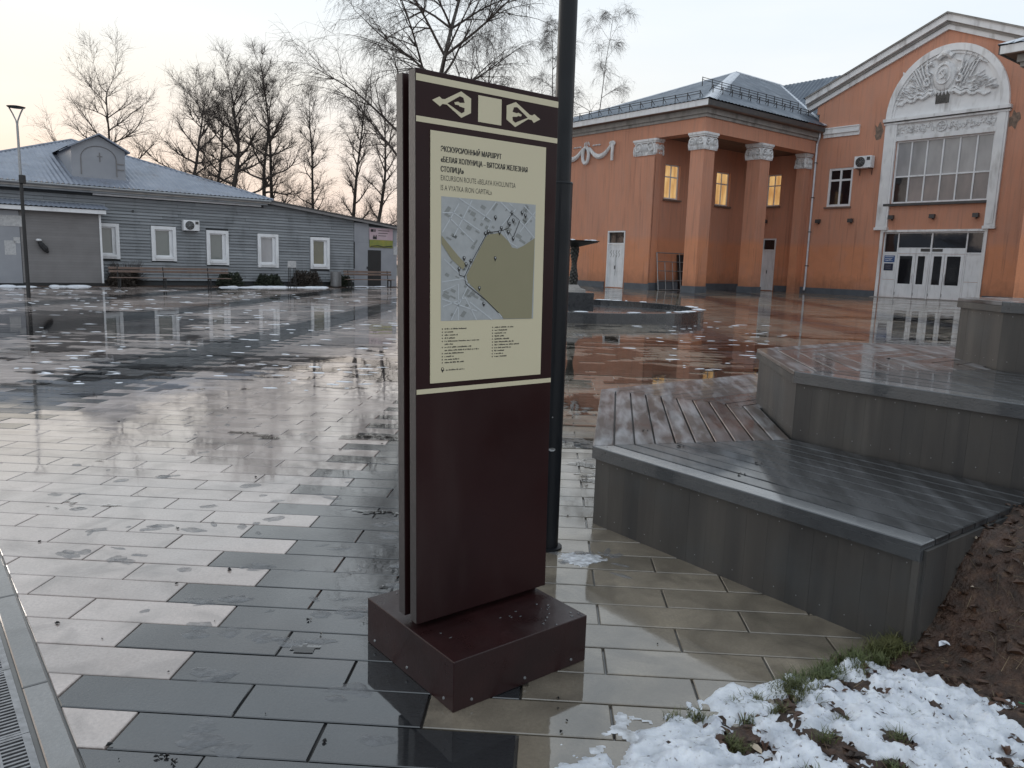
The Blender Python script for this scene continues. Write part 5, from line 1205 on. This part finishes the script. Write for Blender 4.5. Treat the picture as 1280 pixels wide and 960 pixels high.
# benches, bin, stand, bushes, snow before the house
def bench(loc, rz, L, label, legs):
    b = empty('park_bench', loc, rz, label, 'bench', 'long plank benches before the grey house')
    for z, y, h in ((.80, .24, .10), (.66, .20, .10)): MB().box(-L/2, L/2, y, y+.035, z, z+h).build('back_slat', BENCH, b, bevel=.005)
    for y in (-.2, -.08, .04): MB().box(-L/2, L/2, y, y+.10, .43, .465).build('seat_slat', BENCH, b, bevel=.005)
    for x in legs:
        mb = MB(); mb.box(x-.025, x+.025, -.19, -.14, 0, .43); mb.box(x-.025, x+.025, .13, .18, 0, .43); mb.box(x-.025, x+.025, -.2, .2, .38, .43); mb.tube((x, .16, .43), (x, .26, .92), .025, .025, 5); mb.build('leg', BLK, b)
    return b
bench(hp(2.55, -1.6, 0), GH, 5.1, 'longer brown plank bench before the grey boarded wall, nearest the shed', (-2.2, -.35, 1.6))
bench(hp(12.95, -.75, 0), GH, 2.9, 'shorter brown plank bench farther right below the banner and dark door', (-1.2, 1.2))
bi = empty('litter_bin', hp(11.1, -.42, 0), GH, 'grey ribbed metal litter bin between the bushes and the far bench', 'bin')
MB().lathe([(.0, .06), (.22, .06), (.24, .12), (.25, .82), (.22, .83), (.21, .5)], 0, 0, 20).build('drum', STEEL, bi)
mb = MB()
for k in range(22): t = 2*pi*k/22; mb.box(.26*math.cos(t)-.012, .26*math.cos(t)+.012, .26*math.sin(t)-.012, .26*math.sin(t)+.012, .08, .84)
mb.build('ribs', SHED, bi); MB().lathe([(.15, 0), (.17, .06), (0, .07)], 0, 0, 12).build('foot', BLK, bi)
stn = empty('sign_stand', hp(7.08, -4.0, 0), GH, 'small white box sign on four thin black legs before the grey house', 'sign stand')
MB().box(-.19, .19, -.05, .05, 1.05, 1.36).build('sign_box', PAPER, stn, bevel=.01)
for x, y in ((-.14, -.12), (.14, -.12), (-.14, .12), (.14, .12)): MB().tube((x, y, 0), (x*.9, y*.6, 1.06), .016, .016, 6).build('leg', BLK, stn)
mb = MB(); mb.box(-.15, .15, -.13, -.11, .3, .32); mb.box(-.15, .15, .11, .13, .3, .32); mb.build('brace', BLK, stn)
def bush(x, y, rx, ry, h, n, m, label, seed, twiggy=False):
    q = random.Random(seed); mb = MB(); st = MB()
    for k in range(n):
        a, e_, r_ = q.uniform(0, 2*pi), q.random()**.6, q.uniform(.55, 1.08)
        px, py, pz = rx*r_*math.cos(a)*(1-e_*.5), ry*r_*math.sin(a)*(1-e_*.5), h*e_*r_
        if twiggy: mb.tube((px*.4, py*.4, pz*.3), (px, py, pz+.05), .008, .003, 3, cap=False)
        else:
            d = Vector((q.gauss(0, 1), q.gauss(0, 1), q.gauss(0, .7))).normalized(); s_ = q.uniform(.03, .07); u = d.orthogonal().normalized()*s_; v_ = d.cross(u)
            mb.quad((px-u.x, py-u.y, pz-u.z), (px+v_.x*.5, py+v_.y*.5, pz+v_.z*.5), (px+u.x, py+u.y, pz+u.z), (px-v_.x*.5, py-v_.y*.5, pz-v_.z*.5))
    for k in range(10): a = q.uniform(0, 2*pi); st.tube((0, 0, 0), (rx*.5*math.cos(a), ry*.5*math.sin(a), h*.6), .015, .006, 4)
    b = empty('bush', hp(x, y, 0), 0, label, 'bush', 'low bushes along the house wall'); mb.build('foliage', m, b); st.build('stem', BARK, b)
for a in ((5.7, .1, .75, .45, .68, 2600, BUSHM, 'dark evergreen bush just right of the long bench'), (7.7, .2, .8, .45, .62, 2600, BUSHM, 'dark evergreen bush behind the small sign stand'),
          (9.75, .25, .95, .5, .82, 3000, BUSHB, 'broad brown twiggy bush just left of the litter bin'), (11.75, .25, .7, .4, .60, 2000, BUSHM, 'small dark green bush just right of the litter bin')): bush(*a, seed=int(a[0]*10))
bush(1.1, .35, 1.3, .3, 1.15, 900, BUSHB, 'dry leafless hedge behind the left part of the long bench', 5, True)
bush(.7, -.4, .7, .4, .65, 1800, BUSHB, 'dark low bush at the left end of the long bench', 6)
mb = MB(); mb.m = lambda x, y, z: (HM @ Vector((x, y, z)))
for a, b, y in ((5.2, 6.4, -.75), (6.6, 10.4, -.6), (-4.5, -3.0, -.7), (-1.9, -.7, -.5), (12.2, 14.4, -.1)):
    x = a
    while x < b: scab(mb, x, y+rr.uniform(-.1, .1), rr.uniform(.2, .5), rr.uniform(.10, .22), rr.uniform(-.2, .2), rr.uniform(.03, .09), x); x += .3
mb.build('snow_strip', ICE, smooth=True, kind='stuff')
MB(lambda x, y, z: (HM @ Vector((x, y, z)))).box(-16, 16, -.35, .9, 0, .02).build('planting_bed', SOIL, kind='structure')

# street lamp at left
sl_ = empty('street_lamp', (-15.69, 24.87, 0), 0, 'slender dark street lamp with a Y shaped top before the grey shed', 'street lamp')
MB().tube((0, 0, 0), (0, 0, 3.7), .06, .05, 12).build('pole', BLK, sl_); MB().tube((0, 0, 3.7), (0, 0, 5.35), .042, .035, 10).build('pole', STEEL, sl_)
MB().box(-.02, .13, -.09, .06, 3.58, 3.85).build('control_box', BLK, sl_, bevel=.02)
for sg in (-1, 1):
    mb = MB(); mb.path([(0, 0, 5.3), (sg*.03, 0, 5.5), (sg*.12, 0, 5.7), (sg*.22, 0, 5.88)], .022, 6); mb.build('fork_arm', STEEL, sl_)
MB().lathe([(0, 5.87), (.23, 5.88), (.26, 5.91), (.1, 5.94), (0, 5.95)], 0, 0, 24).build('lamp_disc', BLK, sl_)

# ------------------------------------------------------------------ fountain
fx, fy, fr_ = 1.9, 25.3, 4.2
fo_ = empty('fountain', (fx, fy, 0), 0, 'round black granite fountain basin with stepped pedestal and sculpted bowl, behind the totem', 'fountain')
MB().lathe([(fr_, 0), (fr_, .30), (fr_-.32, .32), (fr_-.32, .10), (0, .10)], 0, 0, 72).build('basin', BASALT, fo_, bevel=.01)
mb = MB().box(-.72, .62, -.72, .62, .1, .72).build('pedestal', BASALT, fo_, bevel=.01)
MB().lathe([(0, .72), (.42, .72), (.40, .80), (.25, .84), (.16, .95)], 0, 0, 18).build('plinth_disc', CORN, fo_)
mb = MB(); q = random.Random(3)
for k in range(90): t = k/90; a = k*2.4; r_ = .07+.03*math.sin(t*9); mb.blob((r_*math.cos(a), r_*math.sin(a), .92+t*1.3), (.055, .055, .08), 6, 4)
mb.build('stem', PEBB, fo_)
MB().lathe([(.08, 2.15), (.35, 2.22), (.72, 2.31), (.80, 2.36), (.70, 2.35), (.3, 2.27), (0, 2.25)], 0, 0, 28).build('bowl', PEBB, fo_)
mb = MB()
for k in range(30): a = q.uniform(0, 6.3); r_ = q.uniform(.45, .78); mb.blob((r_*math.cos(a), r_*math.sin(a), 2.365), (q.uniform(.04, .1), q.uniform(.04, .08), .025), 6, 4)
mb.build('ice_rim', ICE, fo_, kind='stuff')
mb = MB(); 
for k in range(46): a = q.uniform(0, 6.3); mb.blob(((fr_-.15)*math.cos(a), (fr_-.15)*math.sin(a), .318), (q.uniform(.05, .25), q.uniform(.04, .1), .02), 6, 4)
mb.build('snow_crumbs', ICE, fo_, kind='stuff')

# ------------------------------------------------------------------ bare trees
def tree(name, x, Y, H, spread, label, seed, style='oak', tr=.22, dens=1.0, lean_=0, start=.25, bark=BARK):
    q = random.Random(seed); T = MB(); C = MB(); X = (x-640)/960*Y
    root = empty(name, (X, Y, 0), 0, label, 'tree', 'bare trees behind the buildings')
    H -= {'oak': .62, 'poplar': .5, 'birch': 0}[style]*spread
    def seg(mb, p, d, L, r, n, sides, wob, droop, kids, lvl):
        pts = [p.copy()]; rs = [r]; d = d.normalized(); out = []
        for i in range(n):
            d = (d+Vector((q.gauss(0, wob), q.gauss(0, wob), q.gauss(0, wob*.7)-droop))).normalized(); p = p+d*(L/n); pts.append(p.copy()); rs.append(max(r*(1-(i+1)/n*.85), .0035)); out.append((p.copy(), d.copy(), rs[-1], (i+1)/n))
        mb.path(pts, rs, sides); return out
    trunk = seg(T, Vector((0, 0, 0)), Vector((lean_, 0, 1)), H*(.97 if style != 'oak' else .93), tr, 14, 8, .035 if style != 'oak' else .07, -.03, 0, 0)
    def at(path, t):
        k = min(len(path)-1, max(0, int(t*len(path)))); return path[k]
    n1 = int({'oak': 15, 'poplar': 20, 'birch': 20}[style]*dens)
    for i in range(n1):
        f = (i+.5)/n1; t = start+(1-start)*f**.85; p, d, r, _ = at(trunk, t); a = i*2.4+q.uniform(-.5, .5)
        if style == 'oak': el = .05+.80*f+q.uniform(-.15, .2); L = spread*(1.5-.5*f)*q.uniform(.7, 1.15); up = -.06
        elif style == 'birch': el = q.uniform(.6, 1.0); L = spread*(1.75-1.0*f)*q.uniform(.65, 1.2); up = .02
        else: el = .5+.5*f+q.uniform(-.15, .2); L = spread*(1.2-.5*f)*q.uniform(.7, 1.2); up = -.08
        dv = Vector((math.cos(a)*math.cos(el), math.sin(a)*math.cos(el)*.8, math.sin(el)))
        b1 = seg(C, p, dv, L, min(r*.75, max(r*.55, tr*.34)), 10, 5, {'oak': .15, 'poplar': .09, 'birch': .06}[style], up, 0, 1)
        for j in range(int(({'oak': 13, 'poplar': 11, 'birch': 13}[style])*dens)):
            t2 = .12+.88*q.random(); p2, d2, r2, _ = at(b1, t2); L2 = L*q.uniform(.28, .55)*(1.15-t2*.55)
            sp_ = (d2+Vector((q.gauss(0, .65), q.gauss(0, .5), q.gauss(.12, .45)))).normalized()
            b2 = seg(C, p2, sp_, L2, min(r2*.7, .045), 6, 4, .15, .06 if style == 'birch' else -.04, 0, 2)
            for k in range(7 if style != 'birch' else 11):
                p3, d3, r3, _ = at(b2, q.random()**.8); L3 = L2*q.uniform(.25, .5)+.3
                dv3 = (d3+Vector((q.gauss(0, .6), q.gauss(0, .5), q.gauss(.05, .5)))).normalized()
                b3 = seg(C, p3, dv3, L3, .009, 3, 3, .18, .20 if style == 'birch' else -.03, 0, 3)
                for m in range(1 if style != 'birch' else 3):
                    p4, d4, _, _ = at(b3, q.random()); seg(C, p4, (d4+Vector((q.gauss(0, .7), q.gauss(0, .5), q.gauss(0, .5)-(.6 if style == 'birch' else 0)))).normalized(), q.uniform(.25, .7 if style != 'birch' else 1.1), .005, 2, 3, .1, .25 if style == 'birch' else 0, 0, 4)
    T.build('trunk', bark, root, smooth=True, recalc=False); C.build('crown', TWIG, root, recalc=False)
    return root
def zt(x, y, Y): hy = 328+.031*(x-640); return 1.6+(hy-y)*Y/960*1.02
TR = [(133, 72, 62, 58, 'oak', 'wide round-crowned bare tree standing alone behind the dormer', 1.2, .30, .24), (243, 95, 60, 46, 'oak', 'leftmost dense dark tree of the clump behind the house roof', 1.35, .35, .24), (262, 120, 58, 30, 'oak', 'shorter forked tree inside the dense clump behind the house', 1.2, .3, .2),
      (290, 84, 57, 42, 'oak', 'dark tree with tall crooked trunk in the middle of the clump', 1.3, .25, .3), (322, 104, 58, 42, 'oak', 'right-hand spreading dark tree of the clump behind the house', 1.25, .3, .24), (343, 80, 60, 26, 'poplar', 'tall thin tree right of the dark clump', 1.1, .2, .2),
      (390, 128, 62, 28, 'poplar', 'slender tree just right of the roof corner', 1.0, .2, .17), (436, 118, 62, 32, 'poplar', 'straight slender tree left of the totem, left of a pair', 1.0, .25, .2), (465, 128, 60, 30, 'poplar', 'slender tree nearest the left edge of the totem', 1.0, .25, .2),
      (606, 52, 66, 52, 'oak', 'broad bare tree whose crown shows above the totem', 1.1, .3, .24), (678, 58, 80, 26, 'birch', 'thin pale birch between the totem and lamp pole', .8, .3, .15), (728, 46, 82, 34, 'birch', 'thin birch right of the lamp pole above the hall roof', .62, .3, .11)]
for i, (x, y, Y, sp, sty, lb, dn_, st_, r_) in enumerate(TR):
    tree({'oak': 'bare_tree', 'poplar': 'bare_tree', 'birch': 'birch_tree'}[sty], x, Y, zt(x, y, Y), sp*Y/960, lb, 100+i, sty, r_, dn_, 0, st_, BIRCHB if sty == 'birch' else BARK)
tree('birch_tree', 517, 50, 22.5, 5.6, 'large birch with long arching branches rising right behind the totem', 77, 'birch', .27, 1.35, 0, .16, BIRCHB)
q = random.Random(8)
for i, (x, Y, h) in enumerate(((210, 66, 7), (408, 72, 6), (452, 74, 6), (485, 74, 5.5), (368, 72, 6.5))):
    tree('bare_sapling', x, Y, h, 3.0, ('low brown sapling thicket behind the house roof left of the dark clump', 'low sapling between the slender trees right of the roof corner', 'low sapling behind the pair of slender trees', 'low sapling at the left edge of the totem', 'low sapling behind the slender tree by the roof corner')[i], 300+i, 'oak', .09, .9, 0, .1)
